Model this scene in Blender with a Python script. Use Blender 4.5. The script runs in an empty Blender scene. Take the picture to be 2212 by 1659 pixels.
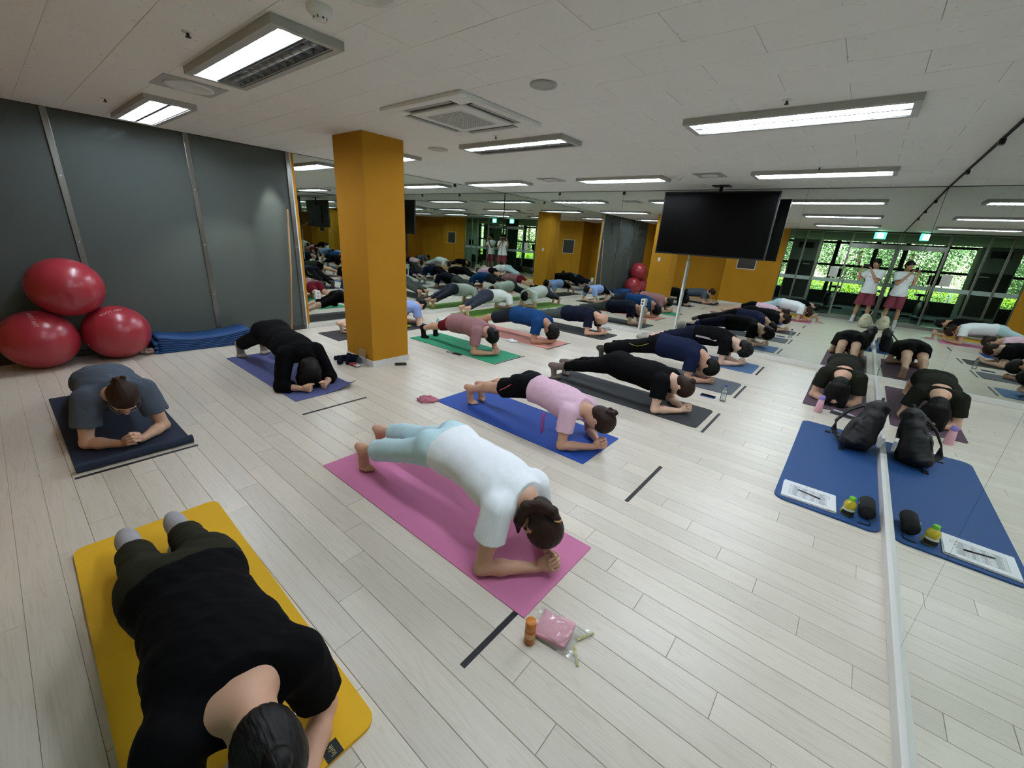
import bpy, bmesh, math, random
import numpy as np
from mathutils import Vector, Matrix
# ---------------------------------------------------------------- camera, sky, sun, exposure
SC = bpy.context.scene
COL = SC.collection
def _cam_axes(yaw, pitch, roll):
    cy, sy = math.cos(yaw), math.sin(yaw)
    fwd = Vector((-sy, cy, 0)); right = Vector((cy, sy, 0)); up = Vector((0, 0, 1))
    f2 = fwd * math.cos(pitch) + up * math.sin(pitch); u2 = -fwd * math.sin(pitch) + up * math.cos(pitch)
    return right * math.cos(roll) + u2 * math.sin(roll), -right * math.sin(roll) + u2 * math.cos(roll), f2
_r, _u, _f = _cam_axes(.6706, -.3435, .0674)
cam_data = bpy.data.cameras.new('camera'); cam = bpy.data.objects.new('camera', cam_data); COL.objects.link(cam)
cam.matrix_world = Matrix(((_r.x, _u.x, -_f.x, 0), (_r.y, _u.y, -_f.y, 0), (_r.z, _u.z, -_f.z, 1.6), (0, 0, 0, 1)))
cam_data.sensor_width = 36; cam_data.lens = 887.1 / 2212 * 36; cam_data.clip_start = .02
SC.camera = cam
world = bpy.data.worlds.new('world'); SC.world = world; world.use_nodes = True
_nt = world.node_tree; _bg = _nt.nodes['Background']
_sky = _nt.nodes.new('ShaderNodeTexSky'); _sky.sky_type = 'NISHITA'; _sky.sun_disc = False; _sky.sun_elevation = math.radians(52); _sky.sun_rotation = math.radians(140)
_nt.links.new(_sky.outputs[0], _bg.inputs[0]); _bg.inputs[1].default_value = .13
sun_d = bpy.data.lights.new('sun', 'SUN'); sun_d.energy = 4.2; sun_d.angle = .01; sun_d.color = (1, .95, .85)
sun = bpy.data.objects.new('sun', sun_d); COL.objects.link(sun); sun.rotation_euler = (math.radians(48), 0, math.radians(-150))
SC.view_settings.view_transform = 'Standard'; SC.view_settings.look = 'None'; SC.view_settings.gamma = 1; SC.view_settings.use_curve_mapping = False
SC.view_settings.exposure = 2.95
TUBE_L = 15.0                                # radiance of a lit fluorescent tube
try:
    SC.cycles.max_bounces = 10; SC.cycles.glossy_bounces = 6; SC.cycles.transparent_max_bounces = 10; SC.cycles.diffuse_bounces = 4; SC.cycles.use_adaptive_sampling = True; SC.cycles.adaptive_threshold = .03
    SC.cycles.sample_clamp_indirect = 6.0; SC.cycles.caustics_reflective = True; SC.cycles.caustics_refractive = False
except Exception: pass
# ---------------------------------------------------------------- room measures (metres)
XR, XL, YB, H, YR = .535, -6.66, 7.647, 2.52, -.75
# ---------------------------------------------------------------- helpers
def s2l(c):
    if isinstance(c, str): c = tuple(int(c[i:i + 2], 16) for i in (0, 2, 4))
    return tuple(((x / 255) / 12.92 if x / 255 <= .04045 else ((x / 255 + .055) / 1.055) ** 2.4) for x in c)
M = {}
def pm(name, col, rough=.6, var=.06, scale=8.0, bump=0.0, bscale=120.0, metal=0.0, spec=.5, coat=0.0, stretch=None, sheen=0.0, fold=0.0):
    """procedural Principled material: colour mottled by noise, fine bump, optional cloth folds"""
    m = bpy.data.materials.new(name); m.use_nodes = True; nt = m.node_tree; N = nt.nodes; L = nt.links
    b = N['Principled BSDF']; c = s2l(col)
    tc = N.new('ShaderNodeTexCoord'); mp = N.new('ShaderNodeMapping'); L.new(tc.outputs['Object'], mp.inputs[0])
    if stretch: mp.inputs['Scale'].default_value = stretch
    n = N.new('ShaderNodeTexNoise'); n.inputs['Scale'].default_value = scale; n.inputs['Detail'].default_value = 5; L.new(mp.outputs[0], n.inputs['Vector'])
    mx = N.new('ShaderNodeMix'); mx.data_type = 'RGBA'
    mx.inputs['A'].default_value = (*[x * (1 - var) for x in c], 1); mx.inputs['B'].default_value = (*[min(x * (1 + var), 1) for x in c], 1)
    L.new(n.outputs['Fac'], mx.inputs['Factor']); L.new(mx.outputs['Result'], b.inputs['Base Color'])
    b.inputs['Roughness'].default_value = rough; b.inputs['Metallic'].default_value = metal; b.inputs['Specular IOR Level'].default_value = spec
    b.inputs['Coat Weight'].default_value = coat; b.inputs['Coat Roughness'].default_value = .15
    if sheen: b.inputs['Sheen Weight'].default_value = sheen
    prev = None
    if fold:
        f = N.new('ShaderNodeTexNoise'); f.inputs['Scale'].default_value = 7; f.inputs['Detail'].default_value = 1; f.inputs['Distortion'].default_value = 1.5
        L.new(tc.outputs['Object'], f.inputs['Vector']); fb = N.new('ShaderNodeBump'); fb.inputs['Strength'].default_value = fold; fb.inputs['Distance'].default_value = .02
        L.new(f.outputs['Fac'], fb.inputs['Height']); prev = fb
    if bump:
        n2 = N.new('ShaderNodeTexNoise'); n2.inputs['Scale'].default_value = bscale; n2.inputs['Detail'].default_value = 3; L.new(mp.outputs[0], n2.inputs['Vector'])
        bp = N.new('ShaderNodeBump'); bp.inputs['Strength'].default_value = bump; bp.inputs['Distance'].default_value = .004; L.new(n2.outputs['Fac'], bp.inputs['Height'])
        if prev: L.new(prev.outputs[0], bp.inputs['Normal'])
        prev = bp
    if prev: L.new(prev.outputs[0], b.inputs['Normal'])
    M[name] = m; return m
def emit(name, col, strength):
    m = bpy.data.materials.new(name); m.use_nodes = True; nt = m.node_tree; nt.nodes.clear()
    e = nt.nodes.new('ShaderNodeEmission'); o = nt.nodes.new('ShaderNodeOutputMaterial'); e.inputs[0].default_value = (*s2l(col), 1); e.inputs[1].default_value = strength
    nt.links.new(e.outputs[0], o.inputs[0]); M[name] = m; return m
def glass_mat(name, tint, gloss=.10, diff=None, dfac=0.0, rough=0.0, noise=False):
    m = bpy.data.materials.new(name); m.use_nodes = True; nt = m.node_tree; N = nt.nodes; L = nt.links; N.clear()
    o = N.new('ShaderNodeOutputMaterial'); t = N.new('ShaderNodeBsdfTransparent'); t.inputs[0].default_value = (*tint, 1)
    g = N.new('ShaderNodeBsdfGlossy'); g.inputs['Roughness'].default_value = rough; g.inputs[0].default_value = (.95, 1, .97, 1)
    lw = N.new('ShaderNodeLayerWeight'); lw.inputs['Blend'].default_value = gloss
    base = t
    if diff:
        d = N.new('ShaderNodeBsdfDiffuse'); d.inputs[0].default_value = (*diff, 1); mx0 = N.new('ShaderNodeMixShader'); mx0.inputs[0].default_value = dfac
        if noise:
            tc = N.new('ShaderNodeTexCoord'); nz = N.new('ShaderNodeTexNoise'); nz.inputs['Scale'].default_value = 1.6; nz.inputs['Detail'].default_value = 3; L.new(tc.outputs['Object'], nz.inputs['Vector'])
            mr = N.new('ShaderNodeMapRange'); mr.inputs['To Min'].default_value = dfac - .012; mr.inputs['To Max'].default_value = dfac + .012; L.new(nz.outputs['Fac'], mr.inputs['Value']); L.new(mr.outputs[0], mx0.inputs[0])
        L.new(t.outputs[0], mx0.inputs[1]); L.new(d.outputs[0], mx0.inputs[2]); base = mx0
    mx = N.new('ShaderNodeMixShader'); L.new(lw.outputs['Fresnel'], mx.inputs[0]); L.new(base.outputs[0], mx.inputs[1]); L.new(g.outputs[0], mx.inputs[2]); L.new(mx.outputs[0], o.inputs[0])
    M[name] = m; return m
def obj(name, bm, mat, parent=None, smooth=False):
    me = bpy.data.meshes.new(name); bm.to_mesh(me); bm.free()
    if mat is not None:
        for x in (mat if isinstance(mat, (list, tuple)) else [mat]): me.materials.append(x)
    if smooth: me.polygons.foreach_set('use_smooth', [True] * len(me.polygons))
    o = bpy.data.objects.new(name, me); COL.objects.link(o)
    if parent is not None: o.parent = parent
    return o
def obj_mesh(name, me, parent=None, mat=None):
    if mat is not None: me.materials.append(mat)
    o = bpy.data.objects.new(name, me); COL.objects.link(o)
    if parent is not None: o.parent = parent
    return o
def inst(name, me, parent, loc, rot=(0, 0, 0)):
    o = bpy.data.objects.new(name, me); COL.objects.link(o); o.parent = parent; o.location = loc; o.rotation_euler = rot; return o
def tag(o, label=None, cat=None, group=None, kind=None):
    if label: o['label'] = label
    if cat: o['category'] = cat
    if group: o['group'] = group
    if kind: o['kind'] = kind
    return o
def thing(name, label, cat, loc=(0, 0, 0), rotz=0, group=None, kind=None):
    o = bpy.data.objects.new(name, None); COL.objects.link(o); o.location = loc; o.rotation_euler = (0, 0, rotz); o.empty_display_size = .1
    return tag(o, label, cat, group, kind)
def struct(name, bm, mat, label=None):
    o = obj(name, bm, mat); o['kind'] = 'structure'
    if label: o['label'] = label
    return o
def bx(bm, x0, x1, y0, y1, z0, z1, bev=0.0):
    vs = [bm.verts.new(p) for p in ((x0, y0, z0), (x1, y0, z0), (x1, y1, z0), (x0, y1, z0), (x0, y0, z1), (x1, y0, z1), (x1, y1, z1), (x0, y1, z1))]
    fs = [bm.faces.new([vs[i] for i in f]) for f in ((3, 2, 1, 0), (4, 5, 6, 7), (0, 1, 5, 4), (1, 2, 6, 5), (2, 3, 7, 6), (3, 0, 4, 7))]
    if bev: bmesh.ops.bevel(bm, geom=list({e for f in fs for e in f.edges}), offset=bev, segments=2, affect='EDGES', profile=.5)
    return bm
def box_bm(*a, **k): return bx(bmesh.new(), *a, **k)
def add_tube(bm, pts, r, n=8, caps=True):
    pts = [Vector(tuple(float(x) for x in p)) for p in pts]; rs = r if isinstance(r, (list, tuple)) else [r] * len(pts)
    rings = []; u = None
    for i, p in enumerate(pts):
        d = (pts[min(i + 1, len(pts) - 1)] - pts[max(i - 1, 0)]).normalized()
        if u is None: u = d.orthogonal().normalized()
        u = (u - d * u.dot(d)); u = u.normalized() if u.length > 1e-6 else d.orthogonal().normalized(); v = d.cross(u)
        rings.append([bm.verts.new(p + (u * math.cos(6.2831853 * k / n) + v * math.sin(6.2831853 * k / n)) * rs[i]) for k in range(n)])
    for a, b in zip(rings, rings[1:]):
        for k in range(n): bm.faces.new((a[k], a[(k + 1) % n], b[(k + 1) % n], b[k])).smooth = True
    if caps: bm.faces.new(rings[0][::-1]); bm.faces.new(rings[-1])
    return bm
def add_lathe(bm, prof, n=24, c=(0, 0, 0), mi=None):
    rings = []
    for r, z in prof:
        rings.append([bm.verts.new((c[0] + r * math.cos(6.2831853 * k / n), c[1] + r * math.sin(6.2831853 * k / n), c[2] + z)) for k in range(n)] if r > 1e-5 else [bm.verts.new((c[0], c[1], c[2] + z))])
    for q, (a, b) in enumerate(zip(rings, rings[1:])):
        for k in range(n):
            if len(a) == 1 and len(b) == 1: continue
            if len(a) == 1: f = bm.faces.new((a[0], b[k], b[(k + 1) % n])) if False else bm.faces.new((a[0], b[(k + 1) % n], b[k]))
            elif len(b) == 1: f = bm.faces.new((a[k], a[(k + 1) % n], b[0]))
            else: f = bm.faces.new((a[k], a[(k + 1) % n], b[(k + 1) % n], b[k]))
            f.smooth = True
            if mi: f.material_index = mi[q]
    return bm
def add_strip(bm, pts, up, w, th):
    """flat ribbon with thickness following pts, widened along up"""
    pts = [Vector(tuple(float(x) for x in p)) for p in pts]; up = Vector(tuple(float(x) for x in up)).normalized(); rows = []
    for i, p in enumerate(pts):
        d = (pts[min(i + 1, len(pts) - 1)] - pts[max(i - 1, 0)]).normalized(); n = d.cross(up).normalized(); u = n.cross(d).normalized()
        rows.append([bm.verts.new(p + u * a * w / 2 + n * b * th / 2) for a, b in ((-1, -1), (1, -1), (1, 1), (-1, 1))])
    for a, b in zip(rows, rows[1:]):
        for k in range(4): bm.faces.new((a[k], a[(k + 1) % 4], b[(k + 1) % 4], b[k]))
    bm.faces.new(rows[0][::-1]); bm.faces.new(rows[-1]); bmesh.ops.recalc_face_normals(bm, faces=bm.faces[:]); return bm
def ring_mesh(c, ax, R, r, n=20, m=8):
    c = Vector(tuple(c)); ax = Vector(tuple(ax)).normalized(); u = ax.orthogonal().normalized(); v = ax.cross(u); bm = bmesh.new(); rings = []
    for i in range(n):
        a = 6.2831853 * i / n; d = u * math.cos(a) + v * math.sin(a)
        rings.append([bm.verts.new(c + d * (R + r * math.cos(6.2831853 * k / m)) + ax * r * math.sin(6.2831853 * k / m)) for k in range(m)])
    for i in range(n):
        a, b = rings[i], rings[(i + 1) % n]
        for k in range(m): bm.faces.new((a[k], b[k], b[(k + 1) % m], a[(k + 1) % m])).smooth = True
    me = bpy.data.meshes.new('ring'); bm.to_mesh(me); bm.free(); return me
def text_mesh(txt, size, ext=.0006):
    cu = bpy.data.curves.new('t', 'FONT'); cu.body = txt; cu.size = size; cu.extrude = ext; cu.align_x = 'CENTER'; cu.align_y = 'CENTER'; cu.resolution_u = 2
    o = bpy.data.objects.new('t', cu); COL.objects.link(o); dg = bpy.context.evaluated_depsgraph_get(); dg.update()
    me = bpy.data.meshes.new_from_object(o.evaluated_get(dg)); bpy.data.objects.remove(o); bpy.data.curves.remove(cu); return me
_SK = {}
def skin_mat(col):
    if col not in _SK:
        m = pm('skin_' + col, col, .5, .07, 14, .12, 260, spec=.4); b = m.node_tree.nodes['Principled BSDF']
        b.inputs['Subsurface Weight'].default_value = .12; b.inputs['Subsurface Radius'].default_value = (.012, .005, .003); b.inputs['Subsurface Scale'].default_value = 1.0; _SK[col] = m
    return _SK[col]
# ---------------------------------------------------------------- materials
def plank_mat():
    m = bpy.data.materials.new('plank_wood'); m.use_nodes = True; nt = m.node_tree; N = nt.nodes; L = nt.links; b = N['Principled BSDF']
    g = N.new('ShaderNodeNewGeometry'); oi = N.new('ShaderNodeObjectInfo')
    ad = N.new('ShaderNodeVectorMath'); ad.operation = 'ADD'; cb = N.new('ShaderNodeCombineXYZ'); ml = N.new('ShaderNodeMath'); ml.operation = 'MULTIPLY'; ml.inputs[1].default_value = 37.0
    L.new(oi.outputs['Random'], ml.inputs[0]); L.new(ml.outputs[0], cb.inputs[2]); L.new(ml.outputs[0], cb.inputs[0]); L.new(g.outputs['Position'], ad.inputs[0]); L.new(cb.outputs[0], ad.inputs[1])
    mp = N.new('ShaderNodeMapping'); mp.inputs['Scale'].default_value = (.5, 8, 1); L.new(ad.outputs[0], mp.inputs[0])
    wv = N.new('ShaderNodeTexNoise'); wv.inputs['Scale'].default_value = 1.5; wv.inputs['Detail'].default_value = 3; wv.inputs['Distortion'].default_value = .6; L.new(mp.outputs[0], wv.inputs['Vector'])
    # contour lines of the stretched noise give cathedral grain
    m1 = N.new('ShaderNodeMath'); m1.operation = 'MULTIPLY'; m1.inputs[1].default_value = 11; L.new(wv.outputs['Fac'], m1.inputs[0])
    fr = N.new('ShaderNodeMath'); fr.operation = 'PINGPONG'; fr.inputs[1].default_value = .5; L.new(m1.outputs[0], fr.inputs[0])
    cr = N.new('ShaderNodeValToRGB'); cr.color_ramp.elements[0].position = .0; cr.color_ramp.elements[0].color = (0, 0, 0, 1); cr.color_ramp.elements[1].position = .16; cr.color_ramp.elements[1].color = (1, 1, 1, 1); L.new(fr.outputs[0], cr.inputs[0])
    fine = N.new('ShaderNodeTexNoise'); mp2 = N.new('ShaderNodeMapping'); mp2.inputs['Scale'].default_value = (3, 110, 1); L.new(ad.outputs[0], mp2.inputs[0]); L.new(mp2.outputs[0], fine.inputs['Vector']); fine.inputs['Scale'].default_value = 1.6; fine.inputs['Detail'].default_value = 4
    big = N.new('ShaderNodeTexNoise'); L.new(g.outputs['Position'], big.inputs['Vector']); big.inputs['Scale'].default_value = .9
    mx = N.new('ShaderNodeMix'); mx.data_type = 'RGBA'; mx.inputs['A'].default_value = (*s2l('c0b5a2'), 1); mx.inputs['B'].default_value = (*s2l('d8d0c2'), 1)
    sm = N.new('ShaderNodeMath'); sm.operation = 'MULTIPLY_ADD'; sm.inputs[1].default_value = .30; L.new(cr.outputs[0], sm.inputs[0]); f2 = N.new('ShaderNodeMath'); f2.operation = 'MULTIPLY_ADD'; f2.inputs[1].default_value = .70; f2.inputs[2].default_value = .12
    L.new(fine.outputs['Fac'], f2.inputs[0]); L.new(f2.outputs[0], sm.inputs[2]); L.new(sm.outputs[0], mx.inputs['Factor'])
    tn = N.new('ShaderNodeMix'); tn.data_type = 'RGBA'; tn.blend_type = 'MULTIPLY'; tn.inputs['Factor'].default_value = 1
    rnd = N.new('ShaderNodeMapRange'); rnd.inputs['To Min'].default_value = .93; rnd.inputs['To Max'].default_value = 1.06; L.new(oi.outputs['Random'], rnd.inputs[0]); L.new(mx.outputs['Result'], tn.inputs['A']); L.new(rnd.outputs[0], tn.inputs['B'])
    L.new(tn.outputs['Result'], b.inputs['Base Color']); b.inputs['Roughness'].default_value = .33; b.inputs['Specular IOR Level'].default_value = .45
    bp = N.new('ShaderNodeBump'); bp.inputs['Strength'].default_value = .08; bp.inputs['Distance'].default_value = .002; L.new(fine.outputs['Fac'], bp.inputs['Height']); L.new(bp.outputs[0], b.inputs['Normal'])
    M['plank'] = m
plank_mat()
def tile_mat():
    m = pm('ceiling_tile', 'e0ded8', .9, .03, 3, .25, 70); nt = m.node_tree; N = nt.nodes; L = nt.links; b = N['Principled BSDF']
    g = N.new('ShaderNodeNewGeometry'); mp = N.new('ShaderNodeMapping'); mp.inputs['Scale'].default_value = (22, 60, 1); L.new(g.outputs['Position'], mp.inputs[0])
    n = N.new('ShaderNodeTexNoise'); n.inputs['Scale'].default_value = 1.0; n.inputs['Detail'].default_value = 2; n.inputs['Distortion'].default_value = .8; L.new(mp.outputs[0], n.inputs['Vector'])
    cr = N.new('ShaderNodeValToRGB'); cr.color_ramp.elements[0].position = .25; cr.color_ramp.elements[0].color = (.66, .64, .60, 1); cr.color_ramp.elements[1].position = .31; cr.color_ramp.elements[1].color = (1, 1, 1, 1); L.new(n.outputs['Fac'], cr.inputs[0])
    mu = N.new('ShaderNodeMix'); mu.data_type = 'RGBA'; mu.blend_type = 'MULTIPLY'; mu.inputs['Factor'].default_value = 1
    src = b.inputs['Base Color'].links[0].from_socket; L.new(src, mu.inputs['A']); L.new(cr.outputs[0], mu.inputs['B']); L.new(mu.outputs['Result'], b.inputs['Base Color'])
tile_mat()
pm('tile_gap', '6a6862', .9); pm('floor_gap', '4c453c', .9); pm('yellow', 'b8811a', .75, .10, 2.2, .35, 420, spec=.25); pm('white_paint', 'd6d4ce', .5, .03)
pm('dark_back', '202622', .8); pm('steel', '8f8f8a', .28, .05, 3, 0, metal=.9); pm('steel_dark', '4a4744', .4, .05, metal=.7); pm('alu_white', 'c9c9c4', .4, .03)
pm('fixture_grey', 'a6a59f', .5, .04); pm('reflector', '93969b', .3, .02, metal=.3); pm('black_plastic', '101010', .4, .05); pm('screen', '030303', .35, .0, spec=.08); pm('white_plastic', 'd8d7d2', .4, .02); pm('grille', '9a9a94', .6); pm('slot_dark', '1a1a1a', .7)
pm('vent_grey', 'a9a8a2', .6); pm('red_ball', 'a5303c', .30, .05, 3, .06, 60, coat=.25); pm('ball_print', 'd8a7a0', .5); pm('tape', '14141a', .55, .05); pm('wood_pole', 'b58c5c', .55, .12, 4, stretch=(6, 6, .6))
m_ = bpy.data.materials.new('mirror'); m_.use_nodes = True; b_ = m_.node_tree.nodes['Principled BSDF']; b_.inputs['Metallic'].default_value = 1; b_.inputs['Roughness'].default_value = 0; b_.inputs['Base Color'].default_value = (.71, .755, .705, 1); M['mirror'] = m_
emit('tube_on', 'e8f2fe', TUBE_L); pm('tube_off', 'b9bab8', .3); emit('exit_green', '2fe0a0', 1.6); emit('exit_white', 'e8fff6', 1.6)
glass_mat('clear_glass', (.86, .93, .89), .06); glass_mat('clear_plastic', (.93, .95, .95), .25, (.8, .82, .82), .12, .1); glass_mat('bottle_glass', (.95, .97, .97), .2, (.85, .88, .9), .08)
glass_mat('film_glass', (.60, .66, .63), .06, (.125, .145, .137), .62, 0, True); glass_mat('film_band', (.8, .88, .85), .1, (.42, .52, .49), .8)
for k_, c_, r_ in (('mat_pink', 'c9769e', .75), ('mat_blue', '1d4aa4', .7), ('mat_charcoal', '36383a', .8), ('mat_grey', '5b6068', .8), ('mat_steelblue', '4a6a94', .8), ('mat_plum', '5a4553', .8), ('mat_yellow', 'e4b218', .8), ('mat_navy', '1f2b3f', .85), ('mat_violet', '555b8c', .85), ('mat_teal', '24966d', .75), ('mat_salmon', 'd9968b', .8), ('mat_green', '5c8a2c', .85), ('mat_dark', '3a363a', .85), ('mat_royal', '18477f', .6), ('mat_under', '15161a', .8)):
    pm(k_, c_, r_, .06, 6, .25, 420)
for k_, c_ in (('cloth_black', '060608'), ('cloth_white', 'e4e8ea'), ('cloth_ice', 'bddbe2'), ('cloth_pink', 'dbb6c8'), ('cloth_slate', '525c69'), ('cloth_navy', '171f3a'), ('cloth_darknavy', '14192a'), ('cloth_blue', '173f70'), ('cloth_rose', '9b7275'), ('cloth_crimson', '6a1626'), ('cloth_olive', '23241c'), ('cloth_leggings', '2a2a1e'), ('cloth_charcoal', '23252b'), ('cloth_greygreen', '4b524f'), ('cloth_slatepants', '343945'), ('cloth_sky', '8ba3d6'), ('cloth_mint', 'c9d2cc'), ('cloth_shorts_red', '84404e'), ('cloth_indigo', '1f2a63'), ('cloth_cream', 'c9c6ae')):
    pm(k_, c_, .85, .08, 20, .22, 500, spec=.12, sheen=.0, fold=.16)
for k_, c_ in (('sock_grey', 'a8a7ab'), ('sock_taupe', '7a6a64'), ('sock_olive', '4a4840'), ('sock_white', 'c8c9cc'), ('sock_black', '121214'), ('sock_beige', 'a59c92')): pm(k_, c_, .9, .06, 30, .3, 600, spec=.15)
for k_, c_ in (('dark_hair', '0d0a09'), ('brown_hair', '2c1910'), ('black_hair', '070606')): pm(k_, c_, .5, .5, 6, .45, 7, spec=.25, stretch=(1, 26, 1))
pm('lips', '9a5a50', .45); pm('eye_white', 'b9b2aa', .3); pm('hair_tie', 'b98f5e', .6); pm('wire', '8d7a6a', .3, metal=.8); pm('coral', 'd1555c', .6); pm('piping_yellow', 'a9a13a', .6); pm('panel_white', 'b9a9b2', .7, .25, 60); pm('magenta', 'd4206e', .6)

def rib_mat():
    m = pm('cloth_white_rib', 'e6eaee', .85, .03, 20, .15, 500, spec=.12, fold=.12); nt = m.node_tree; N = nt.nodes; L = nt.links; b = N['Principled BSDF']
    tc = N.new('ShaderNodeTexCoord'); w = N.new('ShaderNodeTexWave'); w.inputs['Scale'].default_value = 22; w.inputs['Distortion'].default_value = 5; w.inputs['Detail'].default_value = 1; w.inputs['Detail Scale'].default_value = .35; w.bands_direction = 'X'
    L.new(tc.outputs['Object'], w.inputs['Vector']); bp = N.new('ShaderNodeBump'); bp.inputs['Strength'].default_value = .22; bp.inputs['Distance'].default_value = .004; L.new(w.outputs['Fac'], bp.inputs['Height'])
    src = b.inputs['Normal'].links[0].from_socket; L.new(src, bp.inputs['Normal']); L.new(bp.outputs[0], b.inputs['Normal'])
rib_mat()
# ---------------------------------------------------------------- floor: 1.217 x 0.1276 m boards, each row stepped by a sixth
PW, PL = .1276, 1.217
sub = struct('floor', box_bm(XL - .05, XR + .05, YR - .95, YB + .1, -.06, -.004), M['floor_gap'], 'pale wood-look plank floor')
def _plank_mesh(L_, W_):
    me = bpy.data.meshes.new('plank'); b = bmesh.new(); bx(b, 0, L_, 0, W_, -.010, 0); 
    top = [e for e in b.edges if all(v.co.z > -.001 for v in e.verts)]; bmesh.ops.bevel(b, geom=top, offset=.0016, segments=1, affect='EDGES'); b.to_mesh(me); b.free(); me.materials.append(M['plank']); return me
_pm = {}
pl = []
r0 = int(math.floor((YR - .9 - .52) / PW)); r1 = int(math.ceil((YB - .52) / PW))
for r in range(r0, r1):
    y = .52 + r * PW; xo = -1.225 - .2028 * r; k0 = math.floor((XL - xo) / PL)
    for k in range(int(k0), int(k0) + 9):
        a, b = max(xo + k * PL, XL), min(xo + (k + 1) * PL, XR)
        if b - a < .03: continue
        w = min(PW, YB - y); pl.append((a, b, y, w))
def _seen(p):                                   # solid-angle like score of a board from the photographer's spot
    a, b, y, w = p; cx, cy = (a + b) / 2, y + w / 2; d2 = cx * cx + cy * cy + 2.56
    ang = math.degrees(math.atan2(cy, cx)); vis = 1 if 45 < ang < 190 else .02
    return vis * (b - a) / d2 ** 1.5
pl.sort(key=_seen, reverse=True)
rest = bmesh.new()
for i, (a, b, y, w) in enumerate(pl):
    if i < 300:
        key = (round(b - a, 3), round(w, 4))
        if key not in _pm: _pm[key] = _plank_mesh(b - a - .0012, w - .0012)
        inst('plank', _pm[key], sub, (a + .0006, y + .0006, 0))
    else: bx(rest, a + .0006, b - .0006, y + .0006, y + w - .0006, -.010, 0)
tag(obj('plank_remainder', rest, M['plank'], sub), kind='stuff')
# ---------------------------------------------------------------- ceiling: 0.614 x 0.3125 fissured tiles in running bond
ceil = struct('ceiling', box_bm(XL - .05, XR + .05, YR - .95, YB + .1, H + .006, H + .06), M['tile_gap'], 'white fissured tile ceiling')
CW, CL = .3125, .614; tl = []
for r in range(int(math.floor((YR - .9 - 2.0) / CW)), int(math.ceil((YB - 2.0) / CW))):
    y = 2.0 + r * CW; xo = -.945 + (.307 if r % 2 else 0); k0 = math.floor((XL - xo) / CL)
    for k in range(int(k0), int(k0) + 14):
        a, b = max(xo + k * CL, XL), min(xo + (k + 1) * CL, XR); y0, y1 = max(y, YR - .85), min(y + CW, YB)
        if b - a > .02 and y1 - y0 > .02: tl.append((a, b, y0, y1))
tl.sort(key=lambda p: -((p[1] - p[0]) / (((p[0] + p[1]) / 2) ** 2 + ((p[2] + p[3]) / 2) ** 2 + .85) ** 1.5) * (1 if (p[2] > .3) else .05))
_tm = {}; rest = bmesh.new()
for i, (a, b, y0, y1) in enumerate(tl):
    if i < 300:
        key = (round(b - a, 3), round(y1 - y0, 3))
        if key not in _tm:
            me = bpy.data.meshes.new('ceiling_tile'); q = box_bm(.0008, b - a - .0008, .0008, y1 - y0 - .0008, 0, .008); bot = [e for e in q.edges if all(v.co.z < .001 for v in e.verts)]
            bmesh.ops.bevel(q, geom=bot, offset=.0014, segments=1, affect='EDGES'); q.to_mesh(me); q.free(); me.materials.append(M['ceiling_tile']); _tm[key] = me
        inst('ceiling_tile', _tm[key], ceil, (a, y0, H + .0004 * ((i * 7) % 3)))
    else: bx(rest, a + .0008, b - .0008, y0 + .0008, y1 - .0008, H, H + .008)
tag(obj('ceiling_tile_remainder', rest, M['ceiling_tile'], ceil), kind='stuff')
# ---------------------------------------------------------------- mirror walls (panels with open joints over a dark backing)
def mirror_wall(name, label, back, panels):
    w = struct(name, back, M['dark_back'], label)
    for bm in panels: obj('mirror_panel', bm, M['mirror'], w)
    return w
def slab(p, n, th):                             # quad p (4 corners) thickened along n
    bm = bmesh.new(); n = Vector(n) * th; a = [bm.verts.new(Vector(q)) for q in p]; b = [bm.verts.new(Vector(q) + n) for q in p]
    bm.faces.new(a); bm.faces.new(b[::-1])
    for i in range(4): bm.faces.new((a[i], b[i], b[(i + 1) % 4], a[(i + 1) % 4]))
    bmesh.ops.recalc_face_normals(bm, faces=bm.faces[:]); return bm
ZT = H - .005; ZB = .074
by = lambda x, z: YB - .0025 * (x - XR / 2) + .0071 * z      # the back mirror leans back a little
xs = [XL + .001, -5.18, -3.755, -2.33, -.905, XR - .001]
mirror_wall('wall_back', 'full-height mirror wall facing the camera', box_bm(XL - .05, XR + .05, YB + .05, YB + .15, 0, H + .02),
    [slab([(a + .0012, by(a, ZB), ZB), (b - .0012, by(b, ZB), ZB), (b - .0012, by(b, ZT), ZT), (a + .0012, by(a, ZT), ZT)], (0, 1, 0), .006) for a, b in zip(xs, xs[1:])])
ys = [YB + .012, 6.37, 4.95, 3.58, 2.08, .65, YR + .02]
mirror_wall('wall_right', 'full-height mirror wall on the right', box_bm(XR + .02, XR + .12, YR - .95, YB + .05, 0, H + .02),
    [slab([(XR, a - .0012, ZB), (XR, b + .0012, ZB), (XR, b + .0012, H - .02), (XR, a - .0012, H - .02)], (1, 0, 0), .006) for a, b in zip(ys, ys[1:])])
ys = [3.035, 4.6, 6.155, YB + .02]
mirror_wall('wall_left', 'mirrored end of the left wall beside the glass partition', box_bm(XL - .12, XL - .02, 3.0, YB + .05, 0, H + .02),
    [slab([(XL, a + .0012, ZB), (XL, b - .0012, ZB), (XL, b - .0012, ZT), (XL, a + .0012, ZT)], (-1, 0, 0), .006) for a, b in zip(ys, ys[1:])])
clips = [(XR - .012, 4.95), (XR - .012, 6.37), (XR - .012, 3.58)]
for x, y in clips: struct('trim_4', box_bm(x - .006, x + .01, y - .03, y + .03, H - .05, H - .012, .003), M['steel_dark'], 'dark mirror clip at the top of the right wall')
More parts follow.
